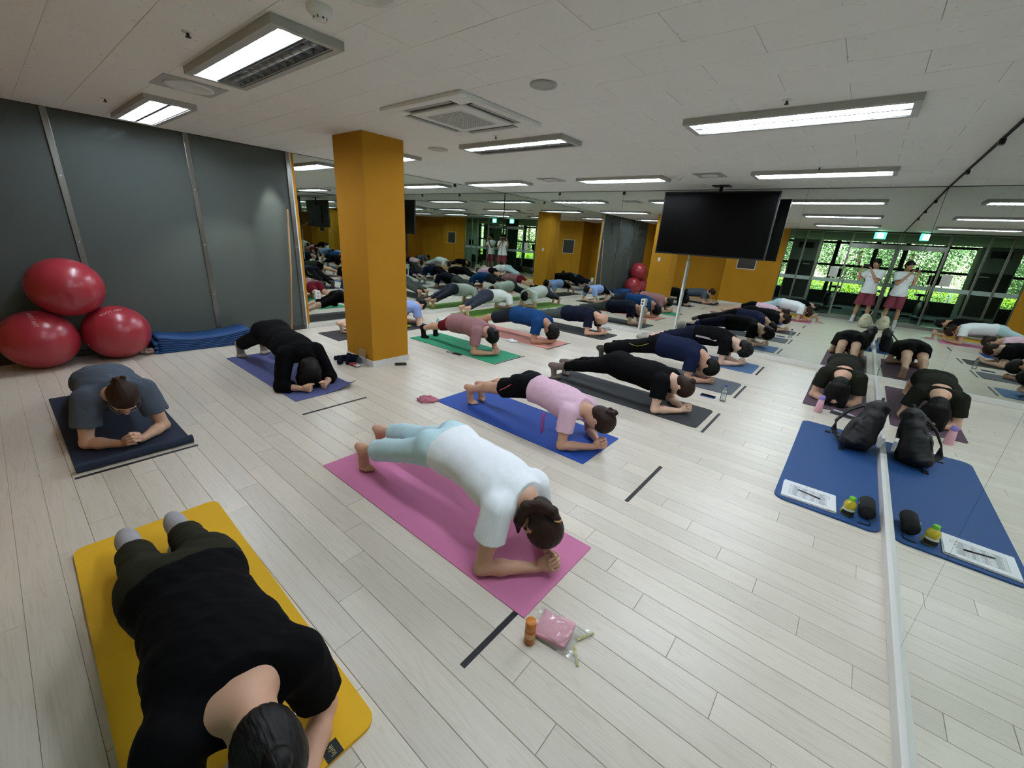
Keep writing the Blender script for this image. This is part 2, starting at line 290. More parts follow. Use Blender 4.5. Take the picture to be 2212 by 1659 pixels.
for x in (-3.755, -5.18): struct('trim_5', box_bm(x - .022, x + .022, by(x, H) - .014, by(x, H) - .001, H - .062, H - .012), M['steel_dark'], 'small dark clip at the top of the back mirror')
struct('trim_6', box_bm(XL + .002, XL + .014, 6.13, 6.18, H - .062, H - .012), M['steel_dark'], 'small dark clip at the top of the left mirror')
struct('trim_7', box_bm(XR - .008, XR + .0, YR + .02, YB - .01, H - .018, H), M['slot_dark'], 'dark gap strip above the right mirror')
# white plinths
struct('baseboard_back', box_bm(XL, XR, YB - .022, YB + .045, 0, ZB - .002, .004), M['white_paint'], 'white plinth below the back mirror')
struct('baseboard_right', box_bm(XR - .022, XR + .02, YR + .02, YB - .022, 0, ZB - .002, .004), M['white_paint'], 'white plinth below the right mirror')
struct('baseboard_left', box_bm(XL - .02, XL + .022, 3.0, YB - .022, 0, ZB - .002, .004), M['white_paint'], 'white plinth below the left mirror')
# edge of the left mirror: white bead and yellow return
struct('trim_1', box_bm(XL - .02, XL + .012, 2.995, 3.033, ZB, H), M['yellow'], 'yellow return edge beside the left mirror')
struct('trim_2', box_bm(XL - .02, XL + .018, 2.978, 2.995, .0, H), M['white_paint'], 'thin white bead beside the glass partition')
# ---------------------------------------------------------------- glass partition on the left wall
gp = thing('glass_partition', None, None, (XL, 0, 0), 0, None, 'structure'); gp.name = 'window_1'; gp['label'] = 'film-covered grey glass partition in steel frames'
my_ = [-.50, .634, 1.784, 2.95]
for a, b in zip(my_, my_[1:]):
    obj('pane', box_bm(-.006, .006, a + .02, b - .02, .06, H - .012), M['film_glass'], gp)
for y in my_:
    f = obj('mullion', box_bm(-.03, .022, y - .026, y + .026, .0, H - .004, .003), M['steel'], gp)
    for z in (.62, 1.25, 1.9): bb = bmesh.new(); add_tube(bb, [(.022, y, z), (.027, y, z)], .008, 10); obj('bolt', bb, M['alu_white'], f)
obj('sill', box_bm(-.03, .025, my_[0], my_[-1], 0, .06, .003), M['steel_dark'], gp); obj('head_rail', box_bm(-.03, .02, my_[0], my_[-1], H - .014, H), M['steel_dark'], gp)
struct('wall_corridor', box_bm(-8.55, -8.45, -2.2, 4.2, -.02, H + .05), M['white_paint'], 'pale corridor wall behind the glass partition')
struct('floor_corridor', box_bm(-8.5, XL - .03, -2.2, 4.2, -.05, -.002), pm('corridor_tile', '6f6a60', .4, .1, 3), 'tiled corridor floor behind the partition')
struct('ceiling_corridor', box_bm(-8.5, XL - .03, -2.2, 4.2, H, H + .05), M['white_paint'], 'corridor ceiling behind the partition')
struct('wall_corridor_end', box_bm(-8.5, XL - .03, 3.0, 3.1, -.02, H + .02), M['white_paint'], 'pale end wall of the corridor')
struct('wall_corridor_near', box_bm(-8.5, XL - .03, -2.2, -2.1, -.02, H + .02), M['white_paint'], 'far end of the corridor towards the lobby')
dl = thing('corridor_downlight', 'small round downlight in the corridor behind the partition', 'downlight', (-7.5, 2.55, H))
b_ = bmesh.new(); add_lathe(b_, [(.075, -.006), (.06, -.01), (.055, 0), (.075, 0), (.075, -.006)], 20); obj('rim', b_, M['white_plastic'], dl)
ld = bpy.data.lights.new('corridor_lamp', 'SPOT'); ld.energy = 30; ld.spot_size = 1.7; ld.spot_blend = .4; ld.shadow_soft_size = .05; lo_ = bpy.data.objects.new('bulb', ld); COL.objects.link(lo_); lo_.parent = dl; lo_.location = (0, 0, -.012)
# ---------------------------------------------------------------- yellow column
PX0, PX1, PY0, PY1 = -4.851, -4.274, 2.660, 3.169
struct('wall_column', box_bm(PX0, PX1, PY0, PY1, 0, H + .01), M['yellow'], 'square yellow column with a white skirting')
b_ = bmesh.new()
for a in ((PX0 - .012, PX1 + .012, PY0 - .012, PY0), (PX0 - .012, PX1 + .012, PY1, PY1 + .012), (PX0 - .012, PX0, PY0, PY1), (PX1, PX1 + .012, PY0, PY1)): bx(b_, *a, 0, .075)
struct('baseboard_column', b_, M['white_paint'], 'white skirting around the yellow column')
sw = thing('wall_switch', 'small white switch box on the mirror-facing side of the yellow column', 'switch', (-4.6, PY1, 1.32))
obj('housing', box_bm(-.035, .035, 0, .022, -.05, .05, .004), M['white_plastic'], sw); obj('rocker', box_bm(-.018, .018, .022, .027, -.03, .03, .002), M['alu_white'], sw)
# ---------------------------------------------------------------- rear wall: yellow on the left, glazed entrance on the right
XJ, XG = -3.75, -2.13
struct('wall_rear', box_bm(XJ, XG, YR - .15, YR, 0, H + .02), M['yellow'], 'yellow rear wall beside the glazed entrance')
struct('wall_rear_recess', box_bm(XL - .1, XJ, YR - 1.0, YR - .85, 0, H + .02), M['yellow'], 'set-back yellow rear wall')
struct('wall_rear_return', box_bm(XJ - .02, XJ, YR - .85, YR - .0, 0, H + .02), M['yellow'], 'yellow return of the rear wall')
struct('wall_left_near', box_bm(XL - .12, XL, YR - .9, my_[0] - .026, 0, H + .02), M['yellow'], 'yellow wall between the partition and the rear wall')
struct('baseboard_rear', box_bm(XJ, XG, YR, YR + .012, 0, .075), M['white_paint'], 'white skirting of the rear yellow wall')
ap = thing('access_panel', 'grey metal access panel with a frame on the yellow rear wall', 'panel', (-3.12, YR, 1.48))
obj('frame', box_bm(-.29, .29, 0, .014, -.29, .29, .003), M['alu_white'], ap); obj('door', box_bm(-.265, .265, .014, .019, -.265, .265, .002), M['steel_dark'], ap)
win = thing('window_2', None, None, (0, YR - .05, 0), 0, None, 'structure'); win['label'] = 'glazed lobby front in steel frames with a pale band'
gx = [XG, -1.66, -1.26, -.53]
for a, b in zip(gx, gx[1:]):
    p_ = obj('pane', box_bm(a + .015, b - .015, -.006, .006, .09, H - .02), M['clear_glass'], win); obj('frosted_band', box_bm(a + .015, b - .015, .0065, .0085, 1.05, 1.16), M['film_band'], p_)
for x in gx: obj('mullion', box_bm(x - .022, x + .022, -.03, .03, 0, H, .002), M['steel'], win)
obj('sill', box_bm(XG, -.53, -.035, .035, 0, .09, .002), M['steel'], win); obj('head_rail', box_bm(XG, XR, -.03, .03, H - .03, H), M['steel_dark'], win)
dr = thing('door_1', None, None, (0, YR - .05, 0), 0, None, 'structure'); dr['label'] = 'glass entrance door with transom and pale band'
obj('transom', box_bm(-.508, XR, -.04, .04, 2.06, 2.18, .003), M['steel'], dr); obj('pane', box_bm(-.49, XR - .05, -.006, .006, .12, 2.06), M['clear_glass'], dr); obj('transom_pane', box_bm(-.49, XR - .05, -.006, .006, 2.18, H - .03), M['clear_glass'], dr)
obj('frosted_band', box_bm(-.49, XR - .05, .0065, .0085, 1.05, 1.16), M['film_band'], dr); obj('bottom_rail', box_bm(-.508, XR, -.025, .025, .0, .12, .002), M['steel'], dr); obj('jamb', box_bm(XR - .05, XR - .0, -.04, .04, 0, 2.06, .002), M['steel'], dr)
b_ = bmesh.new(); add_tube(b_, [(-.44, .045, .75), (-.44, .045, 1.45)], .014, 10); add_tube(b_, [(-.44, .0, .82), (-.44, .045, .82)], .008, 8); add_tube(b_, [(-.44, .0, 1.38), (-.44, .045, 1.38)], .008, 8); obj('handle', b_, M['steel'], dr)
nt_ = thing('notice_sheet', 'white printed notice taped to the lobby glass', 'notice', (-.73, YR - .04, 1.35)); obj('sheet', box_bm(-.105, .105, 0, .002, -.148, .148), M['white_paint'], nt_)
b_ = bmesh.new()
for q in range(9): bx(b_, -.08, .08 - .05 * ((q * 5) % 3 == 0), .002, .0024, .10 - q * .026, .106 - q * .026)
obj('print', b_, M['fixture_grey'], nt_)
ex = thing('exit_sign', 'green running-man emergency exit sign hanging by the door', 'exit sign', (.06, YR + .16, 2.40))
obj('housing', box_bm(-.13, .13, -.012, .012, -.09, .09, .003), M['white_plastic'], ex); obj('face', box_bm(-.125, .125, .012, .014, -.085, .085), M['exit_green'], ex); obj('glow_panel', box_bm(-.07, .07, .0141, .0152, -.07, .07), M['exit_white'], ex)
b_ = bmesh.new()
for p_ in ([(.02, .045), (-.005, .005)], [(-.005, .005), (.03, -.02), (.022, -.055)], [(-.005, .005), (-.03, -.025), (-.055, -.03)], [(.018, .036), (.045, .015), (.055, .03)], [(.018, .036), (-.02, .03), (-.035, .005)]): add_tube(b_, [(x, .0165, z) for x, z in p_], .0075, 6)
add_tube(b_, [(.028, .0155, .06), (.028, .0175, .06)], .013, 12); obj('runner_mark', b_, M['exit_green'], ex); obj('hanger', box_bm(-.006, .006, -.006, .006, .09, .12), M['white_plastic'], ex)
# ---------------------------------------------------------------- lobby and garden seen through the entrance (by way of the mirrors)
pm('lobby_floor', 'a2b0a6', .10, .08, 2); pm('lobby_wall', '8b918c', .6); pm('lobby_dark', '2c2c28', .5); pm('frame_dark', '2b2f2d', .5); pm('hedge_leaf', '9bbf2c', .6, .3, 30); pm('tree_leaf', '62794f', .6, .35, 20); pm('bark', '4a3b2c', .9, .2, 10); pm('lawn', '6f7858', .9, .2, 3); pm('lobby_ceiling', '6f706b', .8)
struct('floor_lobby', box_bm(-7, 6, -7.0, YR - .05, -.06, -.003), M['lobby_floor'], 'glossy lobby floor beyond the entrance')
struct('ceiling_lobby', box_bm(-7, 6, -7.0, YR - .9, H, H + .06), M['lobby_ceiling'], 'lobby ceiling'); struct('ceiling_entry', box_bm(XL, 6, YR - .9, YR - .06, H + .001, H + .05), M['lobby_ceiling'], 'ceiling over the entrance')
struct('wall_lobby_left', box_bm(-7.1, -7, -7.0, YR - .9, 0, H), M['lobby_wall'], 'lobby side wall'); struct('wall_lobby_right', box_bm(6, 6.1, -7.0, YR, 0, H), M['lobby_wall'], 'lobby far side wall')
struct('wall_lobby_front', box_bm(XR + .12, 6, YR - .12, YR, 0, H), M['lobby_wall'], 'lobby wall beside the entrance')
wl = thing('window_3', None, None, (0, -7.0, 0), 0, None, 'structure'); wl['label'] = 'lobby window wall with dark frames towards the garden'
wx = [-7, -5.4, -3.8, -2.4, -1.15, .1, 1.4, 2.7, 4.3, 6]
for x in wx: obj('mullion', box_bm(x - .07, x + .07, -.08, .05, 0, H), M['frame_dark'], wl)
for z in (0.0, .42, 1.52, 2.40): obj('rail', box_bm(-7, 6, -.06, .04, z, z + (.20 if z == 0 else .09)), M['frame_dark'], wl)
obj('apron', box_bm(-7, 6, -.05, .03, .2, .42), M['lobby_dark'], wl)
for a, b in zip(wx, wx[1:]): obj('pane', box_bm(a + .07, b - .07, -.005, .005, .5, 2.4), M['clear_glass'], wl)
kiosk = thing('lobby_cabinet', 'tall grey lobby cabinet with dark brown doors behind the glass', 'cabinet', (-1.75, -2.5, 0))
obj('body', box_bm(-.40, .40, -.3, .3, 0, 2.3, .01), M['lobby_wall'], kiosk); obj('door', box_bm(-.36, .36, .3, .33, .42, 1.62, .006), M['lobby_dark'], kiosk); obj('handle', box_bm(.05, .25, .33, .35, 1.50, 1.53, .004), M['alu_white'], kiosk); obj('speaker_grille', box_bm(-.2, .2, .3, .36, 2.02, 2.2, .01), M['black_plastic'], kiosk)
def gym_machine(x, y, rz, label):
    g = thing('exercise_bike', label, 'exercise machine', (x, y, 0), rz, 'exercise machines in the lobby')
    b = bmesh.new(); bx(b, -.3, .3, -.55, -.47, 0, .07, .01); bx(b, -.3, .3, .47, .55, 0, .07, .01); bx(b, -.05, .05, -.5, .5, .03, .09, .01); obj('base', b, M['black_plastic'], g)
    b = bmesh.new(); add_lathe(b, [(0, -.09), (.22, -.085), (.25, -.05), (.25, .05), (.22, .085), (0, .09)], 24)
    bmesh.ops.rotate(b, verts=b.verts, cent=(0, 0, 0), matrix=Matrix.Rotation(math.pi / 2, 3, 'Y')); bmesh.ops.translate(b, verts=b.verts, vec=(0, .2, .36)); obj('flywheel_housing', b, M['black_plastic'], g)
    b = bmesh.new(); add_tube(b, [(0, -.2, .1), (0, -.25, .75)], .03, 10); obj('seat_post', b, M['steel_dark'], g); b = bmesh.new(); bx(b, -.13, .13, -.4, -.12, .75, .83, .03); obj('seat', b, M['black_plastic'], g)
    b = bmesh.new(); add_tube(b, [(0, .3, .3), (0, .42, 1.15)], .035, 10); obj('mast', b, M['steel_dark'], g); b = bmesh.new(); add_tube(b, [(-.24, .2, 1.2), (-.22, .4, 1.08), (.22, .4, 1.08), (.24, .2, 1.2)], .017, 8); obj('handlebar', b, M['black_plastic'], g)
    b = bmesh.new(); bx(b, -.2, .2, .40, .45, 1.15, 1.45, .015); s = obj('console', b, M['black_plastic'], g); obj('display', box_bm(-.16, .16, .395, .40, 1.19, 1.41), M['screen'], s)
gym_machine(-.75, -4.3, .25, 'black exercise bike with upright console behind the lobby glass'); gym_machine(.75, -4.0, -.4, 'exercise bike with a pale pedal box nearest the entrance door'); gym_machine(-4.2, -3.8, .1, 'exercise bike at the far side of the lobby')
struct('ground_garden', box_bm(-40, 40, -50, -7.1, -.25, -.12), M['lawn'], 'lawn outside the lobby windows')
def leaf_cloud(name, n, fn, size, mat, parent, seed):
    rr = random.Random(seed); b = bmesh.new()
    for _ in range(n):
        p = Vector(fn(rr)); u = Vector((rr.gauss(0, 1), rr.gauss(0, 1), rr.gauss(0, 1))).normalized(); v = u.orthogonal().normalized(); w = u.cross(v); s = size * rr.uniform(.6, 1.4)
        b.faces.new([b.verts.new(p + v * s), b.verts.new(p + w * s * .5), b.verts.new(p - v * s), b.verts.new(p - w * s * .5)])
    o = obj(name, b, mat, parent); return o
for i, x0 in enumerate((-10, -6, -2, 2, 6)):
    hg = thing('garden_hedge', 'bright green clipped hedge outside, section %s along the windows' % ('one', 'two', 'three', 'four', 'five')[i], 'hedge', (x0 + 2, -9.2, -.12), 0, 'garden hedge sections')
    tag(leaf_cloud('foliage', 8000, lambda r: (r.uniform(-1.93, 1.93), max(-.6, min(.6, r.gauss(0, .35))), r.uniform(.0, .95)), .035, M['hedge_leaf'], hg, 3 + i), kind='stuff')
    b = bmesh.new()
    for q in range(8): add_tube(b, [(-1.8 + q * .5, 0, 0), (-1.75 + q * .5, .05, .6)], .015, 5)
    tag(obj('stems', b, M['bark'], hg), kind='stuff')
for i, (x0, y0, hh, rr_) in enumerate(((-10, -13.5, 5, 2.2), (-5.2, -13.2, 4.8, 2.2), (-.5, -13.6, 5.2, 2.2), (4.2, -13.3, 5.0, 2.2), (9, -13.6, 5, 2.2), (-13.5, -19.6, 8, 3.4), (-6, -20, 8, 3.4), (1.6, -19.8, 8, 3.4), (9.2, -20, 8, 3.4), (-16, -29, 9, 4.4), (-6.5, -29.5, 9, 4.4), (3, -29, 9, 4.4), (12.5, -29.5, 9, 4.4))):
    tr = thing('garden_tree', 'leafy garden tree %s outside the lobby windows' % ('at far left', 'left of centre, near', 'behind the middle pane', 'right of centre, near', 'at far right', 'farthest left', 'far back, left of middle', 'far back, right of middle', 'farthest right', 'in the last row at far left', 'in the last row left of middle', 'in the last row right of middle', 'in the last row at far right')[i], 'tree', (x0, y0, -.12), 0, 'garden trees')
    b = bmesh.new(); add_tube(b, [(0, 0, 0), (.05, .05, hh * .3), (0, .1, hh * .65)], [.16, .13, .07], 8); obj('trunk', b, M['bark'], tr)
    tag(leaf_cloud('crown', 15000, lambda r: (lambda t, p, q: (math.cos(t) * math.cos(p) * q, math.sin(t) * math.cos(p) * q, hh * .55 + math.sin(p) * q * 1.05))(r.uniform(0, 6.28), r.uniform(-1.2, 1.5), rr_ * r.uniform(.35, 1) ** .5), .06, M['tree_leaf'], tr, 40 + i), kind='stuff')
# ---------------------------------------------------------------- fluorescent fixtures on a 3 x 3 grid
def rect_frame(b, w, d, t, z0, z1):
    bx(b, -w, w, -d, -d + t, z0, z1); bx(b, -w, w, d - t, d, z0, z1); bx(b, -w, -w + t, -d + t, d - t, z0, z1); bx(b, w - t, w, -d + t, d - t, z0, z1)
FX = {}
b = bmesh.new(); rect_frame(b, .68, .185, .04, -.042, 0); FX['frame'] = b; 
FX['tray'] = box_bm(-.64, .64, -.145, .145, -.006, -.001)
b = bmesh.new()
for s in (-1, 1):
    for q in range(2): bx(b, -.64, .64, s * .0725 + (-.068 if q == 0 else .060), s * .0725 + (-.060 if q == 0 else .068), -.038, -.006)
FX['reflector_side'] = b
b = bmesh.new(); v = [b.verts.new(p) for p in ((-.004, -.060, -.006), (-.004, .060, -.006), (.004, .060, -.006), (.004, -.060, -.006), (-.001, -.060, -.036), (-.001, .060, -.036), (.001, .060, -.036), (.001, -.060, -.036))]
for f in ((0, 1, 2, 3), (7, 6, 5, 4), (4, 5, 1, 0), (6, 7, 3, 2), (5, 6, 2, 1), (7, 4, 0, 3)): b.faces.new([v[i] for i in f])
FX['louver_blade'] = b
FXM = {}
for k, b in FX.items():
    me = bpy.data.meshes.new(k); b.to_mesh(me); b.free(); me.materials.append(M[{'frame': 'fixture_grey', 'tray': 'reflector', 'reflector_side': 'reflector', 'louver_blade': 'reflector'}[k]]); FXM[k] = me
def tube_me(mat):
    b = bmesh.new(); add_tube(b, [(-.60, 0, 0), (.60, 0, 0)], .0125, 10); me = bpy.data.meshes.new('tube'); b.to_mesh(me); b.free(); me.materials.append(mat); return me
TON, TOFF = tube_me(M['tube_on']), tube_me(M['tube_off'])
col_n = ('above the glass partition side', 'in the middle column', 'beside the right mirror'); row_n = ('nearest row', 'second row', 'row by the back mirror')
for i, x in enumerate((-5.60, -3.13, -.67)):
    for j, y in enumerate((1.265, 3.755, 6.235)):
        extra = ''
        if (i, j) == (1, 0): extra = ' with one dark tube'
        fx = thing('ceiling_light', 'twin-tube louvred ceiling light%s, %s, %s' % (extra, row_n[j], col_n[i]), 'ceiling light', (x, y, H), 0, 'fluorescent ceiling lights')
        inst('frame', FXM['frame'], fx, (0, 0, 0)); inst('tray', FXM['tray'], fx, (0, 0, 0)); inst('reflector_side', FXM['reflector_side'], fx, (0, 0, 0))
        for s in (-1, 1):
            off = ((i, j) == (1, 0) and s == 1) or ((i, j) == (1, 1) and s == 1)
            inst('tube', TOFF if off else TON, fx, (0, s * .0725, -.0215))
            for q in range(11): inst('louver_blade', FXM['louver_blade'], fx, (-.56 + q * .112, s * .0725, 0))
# ---------------------------------------------------------------- ceiling fittings
ac = thing('ceiling_air_conditioner', 'square white cassette air conditioner in the ceiling', 'air conditioner', (-2.90, 2.75, H))
b = bmesh.new(); rect_frame(b, .475, .475, .075, -.028, 0); bmesh.ops.bevel(b, geom=b.edges[:], offset=.004, segments=1, affect='EDGES'); obj('panel', b, M['white_plastic'], ac)
b = bmesh.new(); bx(b, -.30, .30, -.30, .30, -.034, -.004, .012); obj('intake_panel', b, M['white_plastic'], ac)
obj('recess', box_bm(-.41, .41, -.41, .41, -.012, -.002), M['slot_dark'], ac)
for k in range(4):
    o = obj('air_slot', box_bm(-.27, .27, .318, .388, -.020, -.012), M['slot_dark'], ac); o.rotation_euler = (0, 0, k * math.pi / 2)
    f = obj('louver', box_bm(-.26, .26, .35, .392, -.024, -.020), M['grille'], ac); f.rotation_euler = (0, 0, k * math.pi / 2)
    o = obj('corner_cover', box_bm(.29, .41, .29, .41, -.03, -.004, .01), M['white_plastic'], ac); o.rotation_euler = (0, 0, k * math.pi / 2)
b = bmesh.new()
for q in range(19): bx(b, -.2, .2, -.2 + q * .0222 - .003, -.2 + q * .0222 + .003, -.040, -.034)
for q in range(19): bx(b, -.2 + q * .0222 - .003, -.2 + q * .0222 + .003, -.2, .2, -.040, -.034)
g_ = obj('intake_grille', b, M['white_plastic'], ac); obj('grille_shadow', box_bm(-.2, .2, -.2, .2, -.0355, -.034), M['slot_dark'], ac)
def round_fit(name, label, cat, x, y, prof, mat, plate=None, n=28):
    t = thing(name, label, cat, (x, y, H)); b = bmesh.new(); add_lathe(b, prof, n); bmesh.ops.recalc_face_normals(b, faces=b.faces[:]); obj('rim', b, M[mat], t)
    if plate: obj('plate', box_bm(-plate, plate, -plate, plate, -.004, 0), M['vent_grey'], t)
    return t
d_ = round_fit('ceiling_downlight', 'unlit round recessed downlight near the air conditioner', 'downlight', -1.865, 2.465, [(.085, -.001), (.085, -.010), (.068, -.012), (.060, -.003), (.0, -.002)], 'vent_grey'); 
b = bmesh.new(); add_lathe(b, [(.058, -.004), (.03, -.0035), (0, -.003)], 24); obj('cup', b, M['fixture_grey'], d_)
round_fit('ceiling_diffuser', 'round flush air diffuser between two ceiling lights at left', 'vent', -4.31, 1.24, [(.16, -.004), (.16, -.010), (.13, -.012), (.125, -.007), (.0, -.008)], 'white_plastic', .2)
round_fit('ceiling_diffuser', 'round flush air diffuser at the top edge of the picture', 'vent', -1.86, 1.22, [(.13, -.001), (.13, -.012), (.10, -.014), (.095, -.008), (.0, -.009)], 'white_plastic')
s_ = round_fit('ceiling_speaker', 'round perforated ceiling speaker beside the yellow column', 'speaker', -4.24, 3.64, [(.115, -.001), (.115, -.008), (.10, -.010), (.0, -.008)], 'vent_grey')
for x, y, l in ((-2.2, 1.19, 'white smoke detector beside the nearest ceiling light'), (-2.29, 6.25, 'white smoke detector beyond the television')):
    t = round_fit('smoke_detector', l, 'detector', x, y, [(.055, 0), (.055, -.018), (.045, -.030), (.032, -.034), (.028, -.048), (.0, -.052)], 'white_plastic')
    b = bmesh.new()
    for q in range(8): a = q * .785; bx(b, .026 * math.cos(a) - .004, .026 * math.cos(a) + .004, .026 * math.sin(a) - .004, .026 * math.sin(a) + .004, -.047, -.036)
    obj('sensor_slots', b, M['slot_dark'], t)
for k, (x, y) in enumerate(((-3.11, .93), (-5.55, .94), (-3.115, 3.41), (-.65, 3.41), (-.657, 5.92))):
    t = thing('sprinkler', 'small dark sprinkler head %s' % ('left of the nearest ceiling light', 'above the glass partition', 'behind the air conditioner', 'in front of the second light by the right mirror', 'in front of the last light by the right mirror')[k], 'sprinkler', (x, y, H), 0, 'ceiling sprinklers')
    b = bmesh.new(); add_lathe(b, [(.028, 0), (.028, -.003), (.012, -.006), (0, -.006)], 16); bmesh.ops.recalc_face_normals(b, faces=b.faces[:]); obj('escutcheon', b, M['white_plastic'], t)
    b = bmesh.new(); add_lathe(b, [(.008, -.004), (.007, -.02), (.014, -.022), (.014, -.026), (0, -.027)], 12); bmesh.ops.recalc_face_normals(b, faces=b.faces[:]); obj('nozzle', b, M['steel_dark'], t)
for k, (x, y) in enumerate(((-1.865, 6.19), (-4.31, 6.10))):
    t = thing('ceiling_vent', ('square ceiling vent right of the television mount', 'square ceiling vent near the back left corner')[k], 'vent', (x, y, H), 0, 'square ceiling vents')
    b = bmesh.new(); rect_frame(b, .17, .17, .03, -.010, 0); obj('frame', b, M['vent_grey'], t); obj('duct', box_bm(-.14, .14, -.14, .14, -.003, 0), M['fixture_grey'], t)
    b = bmesh.new(); add_lathe(b, [(.12, -.009), (.12, -.012), (.10, -.012), (.10, -.004), (.0, -.005)], 20); bmesh.ops.recalc_face_normals(b, faces=b.faces[:]); obj('diffuser', b, M['white_plastic'], t)
# ---------------------------------------------------------------- people: implicit-surface figures
V3 = lambda *a: np.array(a if len(a) == 3 else a[0], dtype=np.float64)
def unit(v):
    v = np.asarray(v, float); return v / (np.linalg.norm(v) + 1e-12)
def lerp(a, b, t): return np.asarray(a, float) * (1 - t) + np.asarray(b, float) * t
def orth(w, u):
    u = np.asarray(u, float); u = u - w * (u @ w); return unit(u)

class Cap:      # tapered capsule, optional flat cut
    def __init__(s, a, b, ra, rb=None, cut=None):
        s.a = V3(a); s.b = V3(b); s.ra = ra; s.rb = ra if rb is None else rb; s.cut = cut
    def box(s):
        r = max(s.ra, s.rb); return np.minimum(s.a, s.b) - r, np.maximum(s.a, s.b) + r
    def ev(s, X, Y, Z):
        ab = s.b - s.a; L2 = max(ab @ ab, 1e-9)
        px, py, pz = X - s.a[0], Y - s.a[1], Z - s.a[2]
        t = np.clip((px * ab[0] + py * ab[1] + pz * ab[2]) / L2, 0, 1)
        d = np.sqrt((px - t * ab[0]) ** 2 + (py - t * ab[1]) ** 2 + (pz - t * ab[2]) ** 2) - (s.ra + (s.rb - s.ra) * t)
        if s.cut is not None:
            q, n = s.cut; d = np.maximum(d, (X - q[0]) * n[0] + (Y - q[1]) * n[1] + (Z - q[2]) * n[2])
        return d
class ECap:     # elliptic capsule: half widths (u,v) at both ends
    def __init__(s, a, b, u, wa, wb, rw=None, cut=None):
        s.a = V3(a); s.b = V3(b); s.w = unit(s.b - s.a); s.u = orth(s.w, u); s.v = np.cross(s.w, s.u)
        s.wa = wa; s.wb = wb; s.rw = rw; s.cut = cut
    def box(s):
        r = max(*s.wa, *s.wb); return np.minimum(s.a, s.b) - r, np.maximum(s.a, s.b) + r
    def ev(s, X, Y, Z):
        ab = s.b - s.a; L = np.sqrt(ab @ ab)
        px, py, pz = X - s.a[0], Y - s.a[1], Z - s.a[2]
        l = px * s.w[0] + py * s.w[1] + pz * s.w[2]
        t = np.clip(l / max(L, 1e-9), 0, 1)
        qu = px * s.u[0] + py * s.u[1] + pz * s.u[2]; qv = px * s.v[0] + py * s.v[1] + pz * s.v[2]; qw = l - t * L
        ru = s.wa[0] + (s.wb[0] - s.wa[0]) * t; rv = s.wa[1] + (s.wb[1] - s.wa[1]) * t
        m = np.minimum(ru, rv); rw = m if s.rw is None else s.rw
        d = (np.sqrt((qu / ru) ** 2 + (qv / rv) ** 2 + (qw / rw) ** 2) - 1) * m
        if s.cut is not None:
            q, n = s.cut; d = np.maximum(d, (X - q[0]) * n[0] + (Y - q[1]) * n[1] + (Z - q[2]) * n[2])
        return d
class Ell:      # ellipsoid with axes rows A and radii
    def __init__(s, c, A, r): s.c = V3(c); s.A = np.array([unit(x) for x in A]); s.r = r
    def box(s):
        r = max(s.r); return s.c - r, s.c + r
    def ev(s, X, Y, Z):
        px, py, pz = X - s.c[0], Y - s.c[1], Z - s.c[2]; e = 0
        for i in range(3):
            e = e + ((px * s.A[i][0] + py * s.A[i][1] + pz * s.A[i][2]) / s.r[i]) ** 2
        return (np.sqrt(e) - 1) * min(s.r)

def run_field(ops, lo, hi, s):
    n = np.maximum(np.ceil((hi - lo) / s).astype(int) + 1, 4)
    F = np.full(n, 0.2, np.float32)
    ax = [(lo[i] + np.arange(n[i]) * s).astype(np.float32) for i in range(3)]
    X, Y, Z = ax[0][:, None, None], ax[1][None, :, None], ax[2][None, None, :]
    for op in ops:
        k = op[0]
        if k in ('add', 'sub'):
            pr, kk = op[1], op[2]; b0, b1 = pr.box(); mg = kk + 2.5 * s
            i0 = np.clip(np.floor((b0 - mg - lo) / s).astype(int), 0, n); i1 = np.clip(np.ceil((b1 + mg - lo) / s).astype(int) + 1, 0, n)
            if np.any(i1 <= i0): continue
            sl = tuple(slice(i0[i], i1[i]) for i in range(3))
            d = pr.ev(X[sl[0]], Y[:, sl[1]], Z[:, :, sl[2]]).astype(np.float32)
            f = F[sl]
            if k == 'add':
                h = np.maximum(kk - np.abs(f - d), 0) / max(kk, 1e-6); F[sl] = np.minimum(f, d) - h * h * kk * .25
            else:
                d = -d; h = np.maximum(kk - np.abs(f - d), 0) / max(kk, 1e-6); F[sl] = np.maximum(f, d) + h * h * kk * .25
        elif k == 'clip':
            q, nn = op[1], op[2]
            np.maximum(F, (X - q[0]) * nn[0] + (Y - q[1]) * nn[1] + (Z - q[2]) * nn[2], out=F)
        elif k == 'ball':      # keep only inside (sign +1) or outside (-1)
            q, r, sg = op[1:]
            np.maximum(F, sg * (np.sqrt((X - q[0]) ** 2 + (Y - q[1]) ** 2 + (Z - q[2]) ** 2) - r), out=F)
        elif k == 'warp':      # fine cloth folds, list of (direction, wavelength, amplitude, phase)
            for dr, wl, am, ph in op[1]:
                g = 2 * math.pi / wl
                F += (am * np.sin(g * (X * dr[0] + Y * dr[1] + Z * dr[2]) + ph + 1.3 * np.sin(g * .37 * (Y * dr[0] - X * dr[1] + Z)))).astype(np.float32)
    F[0], F[-1], F[:, 0], F[:, -1], F[:, :, 0], F[:, :, -1] = (np.maximum(F[0], .01), np.maximum(F[-1], .01), np.maximum(F[:, 0], .01),
        np.maximum(F[:, -1], .01), np.maximum(F[:, :, 0], .01), np.maximum(F[:, :, -1], .01))
    return F

